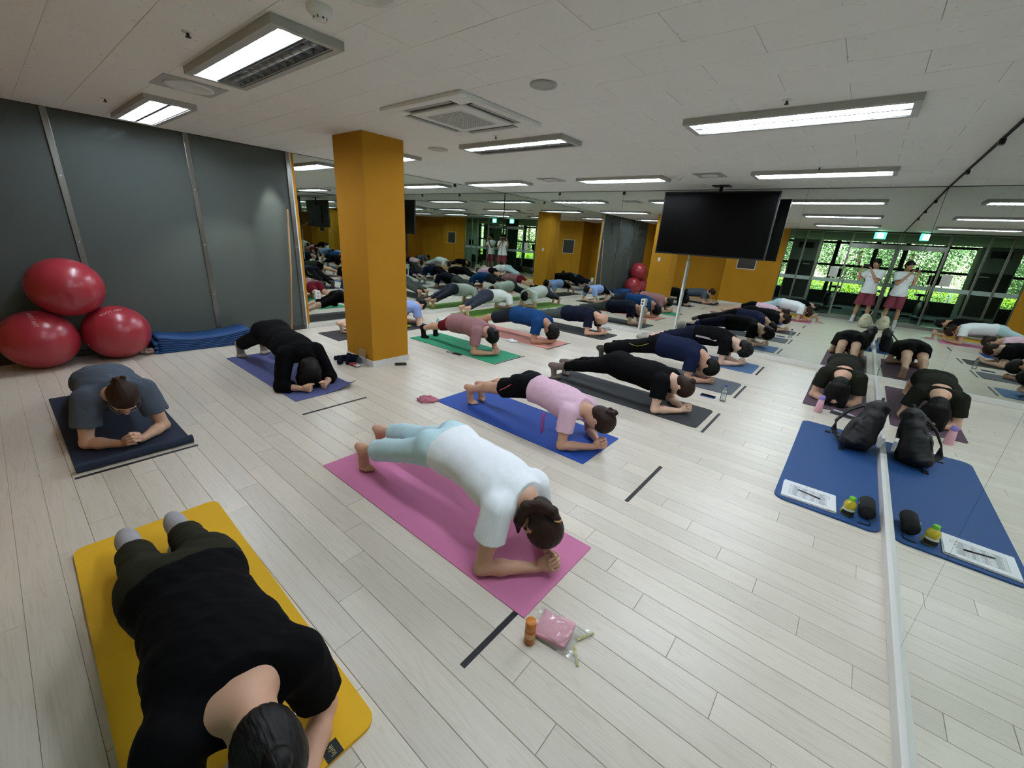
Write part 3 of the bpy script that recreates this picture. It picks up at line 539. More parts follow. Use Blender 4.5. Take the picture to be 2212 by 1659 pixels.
_C8 = np.array([(i, j, k) for i in (0, 1) for j in (0, 1) for k in (0, 1)])
_E12 = [(a, b) for a in range(8) for b in range(a + 1, 8) if np.abs(_C8[a] - _C8[b]).sum() == 1]
def surface_nets(F, lo, s):
    I = F < 0
    cnt = np.zeros(np.array(F.shape) - 1, np.int8)
    for i, j, k in _C8: cnt += I[i:F.shape[0] - 1 + i, j:F.shape[1] - 1 + j, k:F.shape[2] - 1 + k]
    act = (cnt > 0) & (cnt < 8); idx = np.argwhere(act)
    if len(idx) == 0: return np.zeros((0, 3)), np.zeros((0, 4), int)
    V = np.stack([F[idx[:, 0] + i, idx[:, 1] + j, idx[:, 2] + k] for i, j, k in _C8], 1)
    pos = np.zeros((len(idx), 3)); num = np.zeros(len(idx))
    for a, b in _E12:
        va, vb = V[:, a], V[:, b]; cr = (va < 0) != (vb < 0)
        t = np.where(cr, va / np.where(cr, va - vb, 1), 0)
        pos += np.where(cr[:, None], _C8[a] + t[:, None] * (_C8[b] - _C8[a]), 0); num += cr
    P = lo + (idx + pos / num[:, None]) * s
    vid = np.full(act.shape, -1, np.int64); vid[act] = np.arange(len(idx))
    Q = []
    for axis in range(3):
        o1, o2 = [(1, 2), (2, 0), (0, 1)][axis]
        A = np.moveaxis(I, (axis, o1, o2), (0, 1, 2)); Vd = np.moveaxis(vid, (axis, o1, o2), (0, 1, 2))
        ch = A[:-1, 1:-1, 1:-1] != A[1:, 1:-1, 1:-1]
        e = np.argwhere(ch); e[:, 1:] += 1
        q = np.stack([Vd[e[:, 0], e[:, 1] - 1, e[:, 2] - 1], Vd[e[:, 0], e[:, 1], e[:, 2] - 1], Vd[e[:, 0], e[:, 1], e[:, 2]], Vd[e[:, 0], e[:, 1] - 1, e[:, 2]]], 1)
        fl = ~A[e[:, 0], e[:, 1], e[:, 2]]
        q[fl] = q[fl][:, ::-1]; Q.append(q)
    return P, np.concatenate(Q)

def ops_box(ops):
    lo = np.full(3, 9.); hi = -lo
    for op in ops:
        if op[0] == 'add':
            a, b = op[1].box(); lo = np.minimum(lo, a); hi = np.maximum(hi, b)
    return lo, hi
def mesh_ops(ops, s, box=None, relax=1):
    lo, hi = box if box else ops_box(ops)
    lo = lo - 2.5 * s; hi = hi + 2.5 * s
    P, Q = surface_nets(run_field(ops, lo, hi, s), lo, s)
    for _ in range(relax):                     # light umbrella smoothing along quad edges
        A = np.zeros_like(P); N = np.zeros(len(P))
        for a, b in ((0, 1), (1, 2), (2, 3), (3, 0)):
            for c in range(3):
                A[:, c] += np.bincount(Q[:, a], P[Q[:, b], c], len(P)) + np.bincount(Q[:, b], P[Q[:, a], c], len(P))
            N += np.bincount(Q[:, a], minlength=len(P)) + np.bincount(Q[:, b], minlength=len(P))
        P = P * .5 + .5 * A / np.maximum(N, 1)[:, None]
    return P, Q
def np_mesh(name, P, Q, mats, midx=None, smooth=True):
    me = bpy.data.meshes.new(name)
    me.vertices.add(len(P)); me.vertices.foreach_set('co', np.ascontiguousarray(P, np.float32).ravel())
    me.loops.add(4 * len(Q)); me.loops.foreach_set('vertex_index', np.ascontiguousarray(Q, np.int32).ravel())
    me.polygons.add(len(Q)); me.polygons.foreach_set('loop_start', np.arange(0, 4 * len(Q), 4, dtype=np.int32))
    me.polygons.foreach_set('loop_total', np.full(len(Q), 4, np.int32))
    for m in mats: me.materials.append(m)
    if midx is not None: me.polygons.foreach_set('material_index', np.ascontiguousarray(midx, np.int32))
    me.polygons.foreach_set('use_smooth', np.full(len(Q), smooth))
    me.update(); me.validate(); return me

# ---- hands: palm, four fingers of unequal length, thumb from the side of the palm
def hand_ops(wr, f, n, t, curl, thumb, sc=1.0, spread=0.0, k=.006):
    f = unit(f); n = orth(f, n); t = np.cross(n, f) * (1 if np.cross(n, f) @ np.asarray(t) > 0 else -1)
    O = []
    kn = wr + f * .088 * sc
    O.append(('add', ECap(wr + f * .012 * sc, kn - f * .012 * sc, t, (.027 * sc, .017 * sc), (.039 * sc, .0135 * sc)), .012))
    for i, (ly, ln) in enumerate(((.0315, .074), (.0105, .082), (-.0105, .076), (-.030, .060))):
        base = kn + t * ly * sc - f * (.004 + .006 * (i == 3)) * sc; d = unit(f + t * spread * (1.5 - i) / 1.5); p = base
        r = (.0088, .0089, .0084, .0074)[i] * sc
        ang = 0
        for j, (fr, c) in enumerate(zip((.46, .31, .23), curl)):
            ang += math.radians(c * (1 + .05 * i)); dd = d * math.cos(ang) + n * math.sin(ang)
            q = p + dd * ln * fr * sc
            O.append(('add', Cap(p, q, r * (1 - .06 * j), r * (.94 - .06 * j)), .0012 if j else .004)); p = q
    b = wr + f * .028 * sc + t * .026 * sc
    d1 = unit(f * thumb[0] + t * thumb[1] + n * thumb[2]); q = b + d1 * .042 * sc; d2 = unit(f * (thumb[0] + .5) + t * (thumb[1] - .25) + n * thumb[2])
    O.append(('add', Cap(b, q, .0155 * sc, .0115 * sc), .012)); q2 = q + d2 * .03 * sc
    O.append(('add', Cap(q, q2, .0112 * sc, .0102 * sc), .004)); d3 = unit(d2 + f * .4)
    O.append(('add', Cap(q2, q2 + d3 * .022 * sc, .010 * sc, .0085 * sc), .004))
    return O
def foot_ops(ank, heel, ball, fwd, lat, sc=1.0, socks=False):
    O = [('add', Cap(ank, heel, .034 * sc, .030 * sc), .03),
         ('add', ECap(lerp(heel, ank, .5), ball, lat, (.032 * sc, .032 * sc), (.043 * sc, .020 * sc)), .03)]
    for i in range(5):
        b = ball + lat * (.034 - .017 * i) * sc + fwd * (.010 - .004 * i) * sc
        L = (.046, .046, .040, .034, .028)[i] * sc; r = (.0125, .0095, .009, .0085, .008)[i] * sc
        e = b + fwd * L; e = e + V3(0, 0, r - e[2]) if not socks and e[2] < r * 2.5 else e
        O.append(('add', Cap(b, e, r * 1.05, r), .022 if socks else .006))
    return O
def head_ops(C, hd, hf, sc=1.0):
    hd = unit(hd); hf = orth(hd, hf); l = np.cross(hd, hf)
    A = [l, hf, hd]; P = lambda a, b, c: C + (l * a + hf * b + hd * c) * sc
    S = lambda *r: tuple(x * sc for x in r)
    O = [('add', Ell(P(0, -.012, .030), A, S(.076, .094, .088)), .02),
         ('add', Ell(P(0, .026, -.018), A, S(.064, .064, .080)), .03),
         ('add', Ell(P(0, .040, -.070), A, S(.044, .044, .042)), .035),
         ('add', Ell(P(0, .074, -.094), A, S(.017, .015, .014)), .02),
         ('add', Cap(P(0, .088, .012), P(0, .106, -.024), .0085 * sc, .0125 * sc), .014),
         ('add', Ell(P(0, .100, -.030), A, S(.018, .011, .009)), .01),
         ('add', Ell(P(0, .086, -.058), A, S(.024, .010, .0065)), .008),
         ('add', Ell(P(0, .084, -.068), A, S(.021, .010, .007)), .006)]
    for sg in (-1, 1):
        O += [('sub', Ell(P(sg * .031, .094, .004), A, S(.019, .012, .011)), .012),
              ('add', Ell(P(sg * .031, .0795, .003), A, S(.0125, .0125, .0115)), .003),
              ('add', Cap(P(sg * .016, .088, .022), P(sg * .046, .079, .024), .006 * sc), .010),
              ('add', Ell(P(sg * .079, -.012, -.004), [l * .97 + hf * -.25 * sg, hf, hd], S(.008, .017, .030)), .006),
              ('sub', Ell(P(sg * .088, -.008, -.002), A, S(.006, .009, .016)), .005)]
    return O
def hair_ops(C, hd, hf, style, sc=1.0, down=V3(0, 0, -1)):
    hd = unit(hd); hf = orth(hd, hf); l = np.cross(hd, hf); A = [l, hf, hd]
    P = lambda a, b, c: C + (l * a + hf * b + hd * c) * sc
    S = lambda *r: tuple(x * sc for x in r)
    if style == 'bald': return []
    g = {'short': .010, 'curly': .016, 'bob': .026, 'tied': .008, 'pony': .009, 'bun': .008, 'long': .014, 'fringe': .016}[style]
    O = [('add', Ell(P(0, -.014, .032), A, S(.078 + g, .094 + g, .088 + g)), .02),
         ('add', Ell(P(0, -.055, -.025), A, S(.064 + g, .045 + g, .075)), .03)]
    O += [('sub', Ell(P(0, .115, -.050), A, S(.070, .105, .098)), .012)]
    if style not in ('bob', 'long'):
        for sg in (-1, 1): O.append(('sub', Ell(P(sg * .085, .022, -.055), A, S(.03, .055, .06)), .01))
    if style == 'short': O.append(('sub', Ell(P(0, -.05, -.135), A, S(.12, .12, .055)), .015))
    if style in ('fringe',):
        O.append(('add', ECap(P(-.045, .075, .055), P(.045, .075, .055), hd, S(.030, .016), S(.030, .016)), .015))
    if style == 'curly':
        rr = random.Random(5)
        for _ in range(90):
            th = rr.uniform(0, 6.28); ph = rr.uniform(-.35, 1.4)
            v = V3(math.cos(th) * math.cos(ph) * .092, math.sin(th) * math.cos(ph) * .107 - .014, math.sin(ph) * .104 + .03)
            if v[1] > .06 and v[2] < .06: continue
            O.append(('add', Ell(P(*v), A, S(.016, .016, .016)), .004))
    if style == 'bun':
        O.append(('add', Ell(P(0, -.122, .035), A, S(.033, .027, .033)), .010))
    if style == 'tied':
        O.append(('add', Ell(P(0, -.112, .045), A, S(.036, .026, .040)), .012))
        for q, (u_, v_, w_) in enumerate(((.02, -.130, .07), (-.02, -.128, .062), (.0, -.135, .03), (.025, -.118, .02), (-.026, -.118, .03))): O.append(('add', Ell(P(u_, v_, w_), A, S(.017, .015, .020)), .007))
    if style == 'pony':
        ch = [P(0, -.098, .03), P(0, -.124, .022), P(-.015, -.142, -.020), P(-.045, -.122, -.075), P(-.074, -.070, -.105), P(-.088, -.030, -.110) + down * .06, P(-.084, -.02, -.105) + down * .12]
        rd = [.030, .017, .027, .030, .030, .024, .008]
        for i in range(6): O.append(('add', Cap(ch[i], ch[i + 1], rd[i], rd[i + 1]), .012))
        for sg in (-1, 1): O.append(('add', Cap(P(sg * .07, -.03, -.02), P(sg * .066, -.01, -.06) + down * .06, .020, .006), .012))
        O.append(('add', Ell(P(0, -.070, -.060), A, S(.066, .04, .06)), .02))
    if style in ('bob', 'long'):
        n = 15
        for i in range(n):
            th = math.radians(-115 + 230 * i / (n - 1)); v = P(math.sin(th) * .080, -.014 - math.cos(th) * .088, .035)
            ln = (.20 if style == 'bob' else .22) * (1 + .12 * math.sin(i * 2.3))
            m = v + (down * .85 - hd * .35) * ln * .5 + (l * math.sin(th) * .012); e = v + unit(down * 1.2 + l * math.sin(th) * .10 - hd * .15) * ln
            O += [('add', Cap(v, m, .028, .030), .018), ('add', Cap(m, e, .030, .012), .014)]
    return O

PEOPLE = []
def person(name_label, category, pos, yaw, J, B, wear, skin, hair, group='people holding a plank', res=.008, fine=.0042, parent_name='person'):
    """J: joints in local space. B: build. wear: garments. Everything parented to one Empty at the floor."""
    t = thing(parent_name, name_label, category, pos, yaw, group)
    lat = V3(0, 1, 0); g = B['g']; w = B['w']       # girth, frame width
    hd, hf, C = J['hd'], J['hf'], J['head']; hs = B.get('hs', 1.0)
    up = J['back']                                   # unit: out of the back
    Pc, Wc, Cc, Nb = J['pelvis'], J['waist'], J['chest'], J['neck']
    latb = J.get('lat', lat)
    def torso(i=0.0, sag=0.0):
        o = [('add', ECap(Pc - latb * .045 * w, Pc + latb * .045 * w, unit(Wc - Pc), ((.105 * g + i), (.098 * g + i)), ((.105 * g + i), (.098 * g + i))), .02),
             ('add', ECap(Pc, Wc, latb, (.150 * g * w + i, .098 * g + i), (.122 * g * w + i, .088 * g + i)), .05),
             ('add', ECap(Wc, Cc, latb, (.122 * g * w + i, .088 * g + i), (.150 * w + (g - 1) * .08 + i, .102 * g + i)), .05),
             ('add', ECap(lerp(Wc, Cc, .7), J['upper'], latb, (.150 * w + i, .098 * g + i), (.135 * w + i, .070 + i)), .05),
             ('add', ECap(J['shL'] * .55 + J['shR'] * .45, J['shR'] * .55 + J['shL'] * .45, unit(J['upper'] - Cc), (.070 + i, .058 + i), (.070 + i, .058 + i)), .05)]
        for sd in 'LR':
            gl = lerp(Pc, J['hip' + sd], 1.0) + up * .020 * g - unit(Wc - Pc) * .035
            o.append(('add', Ell(gl, [latb, up, unit(Wc - Pc)], (.083 * g + i, .082 * g + i, .098 * g + i)), .03))
        if B.get('bust'):
            for sg in (-1, 1): o.append(('add', Ell(Cc - up * (.072 * g) + latb * sg * .065, [latb, up, unit(Wc - Pc)], (.062 + i, .050 + i, .066 + i)), .04))
        if sag: o.append(('add', ECap(lerp(Pc, Wc, .35) - up * (.055 + sag), Wc * .4 + Cc * .6 - up * (.05 + sag * .8), latb, (.10 * w, .06), (.10 * w, .06)), .06))
        return o
    def leg(sd, i=0.0, cutk=None, cutf=0.0, flare=0.0):
        h, k, a = J['hip' + sd], J['knee' + sd], J['ank' + sd]; o = []
        tg = .5 + .5 * g
        if cutk is None or cutk > 1:          # thigh whole, shank to cutk-1
            o.append(('add', Cap(h, k, .082 * g + i, .052 * tg + i), .03))
            tt = 1 if cutk is None else min(cutk - 1, 1); e = lerp(k, a, tt)
            calf = lerp(k, a, .32) + J['calf'] * .012
            if cutk is None:
                o += [('add', Cap(k, calf, .050 * tg + i, .052 * tg + i), .025), ('add', Cap(calf, a, .051 * tg + i, .034 + i), .03)]
            else:
                n = unit(a - k)
                r1 = .052 * tg + i; r2 = (.051 * tg + (.034 - .051 * tg) * max(tt - .3, 0) / .7) + i + flare
                o.append(('add', Cap(k, e + n * .03, r1, r2, cut=(e, n)), .025))
                if tt > .4: o.append(('add', Cap(k, calf, .050 * tg + i, .052 * tg + i), .02))
        else:
            n = unit(k - h); e = lerp(h, k, cutk)
            o.append(('add', Cap(h, e + n * .05, .086 * g + i, (.082 * g + (.052 * tg - .082 * g) * cutk) + i + flare, cut=(e, n)), .03))
        return o
    def arm(sd, i=0.0):
        s_, e, w_ = J['sh' + sd], J['elb' + sd], J['wri' + sd]; ag = .45 + .55 * g
        return [('add', Cap(s_, lerp(s_, e, .55), .056 * ag + i, .044 * ag + i), .04), ('add', Cap(lerp(s_, e, .55), e, .044 * ag + i, .036 * ag + i), .02),
                ('add', Cap(e, lerp(e, w_, .35), .036 * ag + i, .038 * ag + i), .02), ('add', Cap(lerp(e, w_, .35), w_, .038 * ag + i, .0245 + i), .02)]
    neck = [('add', Cap(Nb, C - hd * .05 * hs - hf * .022 * hs, .058 * (.6 + .4 * g), .052 * (.7 + .3 * g)), .035)]
    headO = head_ops(C, hd, hf, hs)
    armsO = arm('L') + arm('R'); handsO = J['hand_ops']
    feetO = {}
    for sd in 'LR':
        feetO[sd] = foot_ops(J['ank' + sd], J['heel' + sd], J['ball' + sd], J['toe'], J['flat'] * (1 if sd == 'R' else -1), B.get('fs', 1.0))
    li = -.004 if ('pants' in wear and (wear['pants'].get('len') or 2) > 1.3) else 0
    core = torso(-.003) + leg('L', li) + leg('R', li) + armsO + neck
    fl_ = ('clip', V3(0, 0, .0008), V3(0, 0, -1))             # flesh flattens where it rests
    allO = core + feetO['L'] + feetO['R'] + handsO + headO + [fl_]
    zones = [(C, .128 * hs, fine)] + [(q, r, min(fine, .0036) - .0005) for q, r in J['hand_zones']]
    socks = wear.get('socks')
    if not socks: zones += [(lerp(J['ball' + sd], J['heel' + sd], .42), .135 * B.get('fs', 1.0), max(fine, .0042)) for sd in 'LR']
    Ps, Qs, n0 = [], [], 0; ovl = 2.6 * res
    P, Q = mesh_ops(allO + [('ball', q, r - ovl, -1) for q, r, _ in zones], res); ctr = P[Q].mean(1); keep = np.ones(len(Q), bool)
    for q, r, _ in zones: keep &= np.linalg.norm(ctr - q, axis=1) > r - ovl + 1.3 * res
    Ps.append(P); Qs.append(Q[keep]); n0 += len(P)
    for q, r, s in zones:                      # hands, head and bare feet at finer resolution, edges left open under the coarser skin
        P, Q = mesh_ops(allO + [('ball', q, r, 1)], s, (q - r, q + r)); Q = Q[np.linalg.norm(P[Q].mean(1) - q, axis=1) < r - 1.3 * s]
        Ps.append(P); Qs.append(Q + n0); n0 += len(P)
    P = np.concatenate(Ps); Q = np.concatenate(Qs)
    ctr = P[Q].mean(1); mi = np.zeros(len(Q), int); l = np.cross(hd, hf)
    rel = (ctr - C) / hs; a, b, c_ = rel @ l, rel @ hf, rel @ hd
    lips = (np.abs(a) < .024) & (c_ > -.074) & (c_ < -.053) & (b > .083); mi[lips] = 1
    brow = (np.abs(np.abs(a) - .032) < .017) & (np.abs(c_ - .026) < .0042) & (b > .07); mi[brow] = 2
    eye = (np.abs(np.abs(a) - .031) < .0125) & (np.abs(c_ - .003) < .0042) & (b > .078); mi[eye] = 3
    iris = eye & (np.abs(np.abs(a) - .031) < .0052); mi[iris] = 2
    mat_skin = skin_mat(skin)
    obj_mesh('body', np_mesh('body', P, Q, [mat_skin, M['lips'], M['dark_hair'], M['eye_white']], mi), t)
    # hair
    H = hair_ops(C, hd, hf, hair[0], hs)
    if H:
        P, Q = mesh_ops(H + [fl_, ('warp', [(unit(l + hd * .2), .012, .0005, 0), (unit(l - hf * .1), .023, .0005, 1)])], fine * 1.05, relax=1)
        ho = obj_mesh('hair', np_mesh('hair', P, Q, [M[hair[1]]]), t)
        if hair[0] == 'pony':
            A_ = V3(C + (hf * -.126 + hd * .020) * hs); obj_mesh('hair_tie', ring_mesh(A_, unit(-hf * .75 - hd * .5), .019, .0055), ho, mat=M['hair_tie'])
        if hair[0] == 'tied' and len(hair) > 2:
            cl = bmesh.new()
            for q in range(7):
                p0 = C + (hf * -.13 + hd * .03 + l * (-.03 + .01 * q)) * hs; add_tube(cl, [p0, p0 + hd * .035 - hf * .012, p0 + hd * .06 + hf * .01], .003, 6)
            obj('hair_clip', cl, M[hair[2]], ho)
    # garments
    ff = wear.get('folds', 1.0)
    def folds(seed):
        rr = random.Random(seed); sp = unit(Cc - Pc)
        return ('warp', [(unit(sp * .7 + latb * rr.uniform(-.8, .8) + up * .5), .085, .0009 * ff, rr.uniform(0, 6)), (unit(sp * .6 + latb * rr.choice((-1, 1))), .06, .0009 * ff, rr.uniform(0, 6)),
                         (unit(sp + latb * rr.uniform(-.9, .9)), .033, .0005 * ff, rr.uniform(0, 6))])
    seed = int(abs(pos[0] * 100 + pos[1] * 37)) + 3
    if 'pants' in wear:
        d = wear['pants']; i = d.get('i', .010); sp = unit(Wc - Pc)
        ti = min(i, wear['shirt'].get('i', .014) - .011) if 'shirt' in wear else i
        O = torso(ti) + [('clip', lerp(Pc, Wc, d.get('waist', .55)), sp)]
        O += leg('L', i, d.get('len'), flare=d.get('flare', .0)) + leg('R', i, d.get('len'), flare=d.get('flare', .0))
        lm = d.get('len'); O.append(folds(seed + 1))
        for sd in 'LR':                        # open the cuffs
            if lm is None or d.get('tight'): continue
            h, k, a = J['hip' + sd], J['knee' + sd], J['ank' + sd]
            e = lerp(k, a, lm - 1) if lm > 1 else lerp(h, k, lm); n = unit(a - k) if lm > 1 else unit(k - h)
            tg = .5 + .5 * g
            rb = (.051 * tg + (.034 - .051 * tg) * max(lm - 1 - .3, 0) / .7) if lm > 1 else .082 * g + (.052 * tg - .082 * g) * lm
            O.append(('sub', Cap(e - n * .012, e + n * .1, rb + i + d.get('flare', 0) - .015), .002))
        O.append(('clip', V3(0, 0, .004), V3(0, 0, -1)))
        po = obj_mesh('shorts' if (lm is not None and lm <= 1.15) else 'trousers', np_mesh('trousers', *mesh_ops(O, res * .95), [M[d['m']]]), t)
        for st in d.get('stripes', []):        # piping / patches that follow the cloth
            bm = bmesh.new(); pts = []
            for (sd, tt, ang) in st[0]:
                h, k, a = J['hip' + sd], J['knee' + sd], J['ank' + sd]
                ax, bx = (h, k) if tt <= 1 else (k, a); q = tt if tt <= 1 else tt - 1
                ax_ = unit(bx - ax); lt = latb * (1 if sd == 'L' else -1); nn = orth(ax_, lt); vv = orth(ax_, up)
                tg = .5 + .5 * g
                r = (.082 * g + (.052 * tg - .082 * g) * q if tt <= 1 else .052 * tg - .012 * q) + i + .006 + (d.get('flare', 0) * q if tt <= 1 else 0)
                pts.append(lerp(ax, bx, q) + (nn * math.cos(math.radians(ang)) + vv * math.sin(math.radians(ang))) * r)
            add_tube(bm, pts, st[2], 6); obj('piping', bm, M[st[1]], po)
    if 'leggings' in wear:
        d = wear['leggings']; O = leg('L', .004, d['len']) + leg('R', .004, d['len'])
        obj_mesh('leggings', np_mesh('leggings', *mesh_ops(O, res), [M[d['m']]]), t)
    if socks:
        for sd in 'LR':
            k, a = J['knee' + sd], J['ank' + sd]; e = lerp(a, k, socks['h']); n = unit(k - a)
            tg = .5 + .5 * g; O = [('add', Cap(a, e + n * .03, .0375, .0385 + (.051 * tg - .034) * min(socks['h'] / .6, 1), cut=(e, n)), .02)]
            for op in foot_ops(J['ank' + sd], J['heel' + sd], J['ball' + sd], J['toe'], J['flat'] * (1 if sd == 'R' else -1), B.get('fs', 1.0) * 1.12, True): O.append(op)
            O.append(('clip', V3(0, 0, .0), V3(0, 0, -1)))
            obj_mesh('sock', np_mesh('sock', *mesh_ops(O, min(res, .007)), [M[socks['m']]]), t)
    if 'shirt' in wear:
        d = wear['shirt']; i = d.get('i', .014); sp = unit(Wc - Pc)
        O = torso(i, d.get('sag', 0)) + [('add', Cap(J['upper'], Nb + unit(Nb - J['upper']) * .03, .080 + i, .064 + i * .4), .04)]
        if d.get('hem', -.15) < -.3:
            ext = Pc - sp * np.linalg.norm(Wc - Pc) * (-d['hem'] + .3); O.append(('add', ECap(lerp(Pc, Wc, .5), ext, latb, (.135 * g * w + i, .098 * g + i), (.182 * g * w + i, .132 * g + i)), .04))
        nq = lerp(J['upper'], Nb, d.get('nk', 1.0)); nn = unit(unit(Nb - J['upper']) + up * d.get('scoop', .15))
        O += [('clip', nq, nn), ('clip', lerp(Pc, Wc, d.get('hem', -.15)), -unit(sp + up * d.get('hemtilt', 0)))]
        for sd in 'LR':
            s_, e, w_ = J['sh' + sd], J['elb' + sd], J['wri' + sd]; ag = .45 + .55 * g; L = d.get('sleeve', .62); fl = d.get('sflare', .014)
            if L <= 1:
                q = lerp(s_, e, L); n = unit(unit(e - s_) + up * d.get('stilt', 0))
                O.append(('add', Cap(s_, q + unit(e - s_) * .04, .060 * ag + i, (.056 + (.036 - .056) * L) * ag + i + fl, cut=(q, n)), .045))
            else:
                q = lerp(e, w_, L - 1); n = unit(w_ - e)
                O += [('add', Cap(s_, e, .062 * ag + i, .044 * ag + i), .045), ('add', Cap(e, q + n * .04, .044 * ag + i, .040 + i + fl * .3, cut=(q, n)), .03)]
        O.append(folds(seed))
        for sd in 'LR':                        # open sleeve ends
            s_, e, w_ = J['sh' + sd], J['elb' + sd], J['wri' + sd]; ag = .45 + .55 * g; L = d.get('sleeve', .62)
            if L <= 1:
                q = lerp(s_, e, L); n = unit(e - s_); O.append(('sub', Cap(q - n * .012, q + n * .1, (.056 - .02 * L) * ag + i + d.get('sflare', .014) - .012), .003))
        if d.get('backhole'):                  # open back panel
            q = lerp(J['upper'], Cc, .15) + up * .08; O.append(('sub', Ell(q, [latb, up, unit(Nb - Cc)], (.085, .06, .045)), .006))
        so = obj_mesh(d.get('name', 'shirt'), np_mesh('shirt', *mesh_ops(O, res * .95), [M[d['m']]]), t)
        if d.get('panel'):                     # contrast strip lying on the flank
            pb = bmesh.new(); pts = []
            for q in range(9):
                tt = q / 8; cen = lerp(lerp(Pc, Wc, .3), lerp(Wc, Cc, .95), tt)
                ww = .150 * g * w + i + .012 - .020 * math.sin(tt * 3.14)
                pts.append(cen - latb * ww - up * (.012 + .02 * tt))
            add_strip(pb, pts, up, .026, .004); obj('side_panel', pb, M[d['panel']], so)
        if d.get('hood'):
            ax_ = unit(Nb - Cc); hc = lerp(Nb, C, .30) + up * .040
            hb = [('add', ECap(hc - latb * .085 - up * .05, hc - latb * .03, up, (.034, .040), (.040, .045)), .04), ('add', ECap(hc + latb * .085 - up * .05, hc + latb * .03, up, (.034, .040), (.040, .045)), .04),
                  ('add', ECap(hc - latb * .04, hc + latb * .04, up, (.040, .05), (.040, .05)), .04), ('add', ECap(Nb - latb * .045 + up * .055 - ax_ * .09, Nb + latb * .045 + up * .055 - ax_ * .09, up, (.026, .05), (.026, .05)), .05),
                  ('add', Ell(Nb + up * .040 - ax_ * .02, [latb, up, ax_], (.08, .04, .07)), .04), ('add', Ell(Nb + up * .052 - ax_ * .16, [latb, up, ax_], (.06, .018, .06)), .05), folds(seed + 9)]
            obj_mesh('hood', np_mesh('hood', *mesh_ops(hb, res), [M[d['m']]]), so)
    if 'glasses' in wear:
        gb = bmesh.new(); gp = lambda a_, b_, c_2: C + (l * a_ + hf * b_ + hd * c_2) * hs
        for sg in (-1, 1):
            add_tube(gb, [gp(sg * .032 + .021 * math.cos(q * .5236), .104, .002 + .016 * math.sin(q * .5236)) for q in range(13)], .0016, 6)
            add_tube(gb, [gp(sg * .053, .104, .006), gp(sg * .079, .06, .008), gp(sg * .081, -.01, .006)], .0016, 6)
        add_tube(gb, [gp(-.011, .104, .006), gp(.011, .104, .006)], .0016, 6)
        obj('glasses', gb, M['wire'], t)
    PEOPLE.append(t); return t, J

def plank(toe=-1.2, hip=(-.47, .36), sh=(.02, .315), head=(.17, .29, 25), ey=.20, hand='clasp', hx=.245, fy=.09, w=1.0, knee=0.0, arch=.0, yawhead=0.0, elbx=0.0, hy=.0, toedx=0.0, fs=1.0):
    J = {}; lat = V3(0, 1, 0)
    Pc = V3(hip[0], 0, hip[1]); up_ = V3(sh[0], 0, sh[1]); ax = unit(up_ - Pc); L = np.linalg.norm(up_ - Pc)
    back = unit(V3(-ax[2], 0, ax[0])); J['back'] = back
    J['pelvis'] = Pc; J['waist'] = Pc + ax * L * .40 + back * arch; J['chest'] = Pc + ax * L * .76 + back * arch * .8; J['upper'] = up_ + ax * .0 + back * .012
    a = math.radians(head[2]); hd = V3(math.cos(a), 0, -math.sin(a)); hf = V3(-math.sin(a), 0, -math.cos(a))
    if yawhead:
        b = math.radians(yawhead); hd = V3(hd[0] * math.cos(b), hd[0] * math.sin(b), hd[2]); hf = orth(hd, hf)
    J['hd'], J['hf'] = hd, hf; J['head'] = V3(head[0], 0, head[1])
    if yawhead: J['head'][1] = (head[0] - sh[0]) * math.tan(math.radians(yawhead)) * .7
    J['neck'] = up_ + ax * .055 + back * .018
    J['toe'] = V3(1, 0, 0); J['flat'] = V3(0, 1, 0); J['calf'] = unit(V3(-.25, 0, 1))
    for sd, s in (('L', 1), ('R', -1)):
        J['sh' + sd] = up_ + lat * s * .155 * w - back * .002
        J['hip' + sd] = Pc + lat * s * .083 * w - ax * .035 - back * .012
        tx = toe + (toedx if sd == 'L' else 0)
        J['ball' + sd] = V3(tx, s * fy, .021 * fs); J['heel' + sd] = V3(tx - .062 * fs, s * fy, .158 * fs); J['ank' + sd] = V3(tx + .018, s * fy, .158 * fs)
        J['knee' + sd] = lerp(J['hip' + sd], J['ank' + sd], .5) + V3(0, 0, knee)
        J['elb' + sd] = V3(elbx, s * ey, .043)
        if hand == 'clasp':
            J['wri' + sd] = V3(hx - .055, s * .050 + hy, .040)
        else:
            J['wri' + sd] = V3(hx - .05, s * hand, .038)
    HO = []; zones = []
    if hand == 'clasp':
        for sd, s in (('L', 1), ('R', -1)):
            wr = J['wri' + sd] + V3(0, 0, .006 + (.0095 if s > 0 else 0)); f = unit(V3(.80, -s * .30, .42)); n = unit(V3(.35, -s * .93, .05))
            HO += hand_ops(wr, f, n, V3(-.35, 0, 1), (38, 52, 34), (.85, .30, .30), .95)
        zones = [(V3(hx + .005, hy, .066), .122)]
    else:
        for sd, s in (('L', 1), ('R', -1)):
            wr = J['wri' + sd]; f = unit(J['wri' + sd] - J['elb' + sd]); f = unit(V3(f[0], f[1], .03))
            HO += hand_ops(wr, f, V3(0, -s, 0), V3(0, 0, 1), (78, 92, 62), (.55, .25, .55), .95)
            zones.append((wr + f * .055, .098))
    J['hand_ops'] = HO; J['hand_zones'] = zones
    return J
SKIP = set()
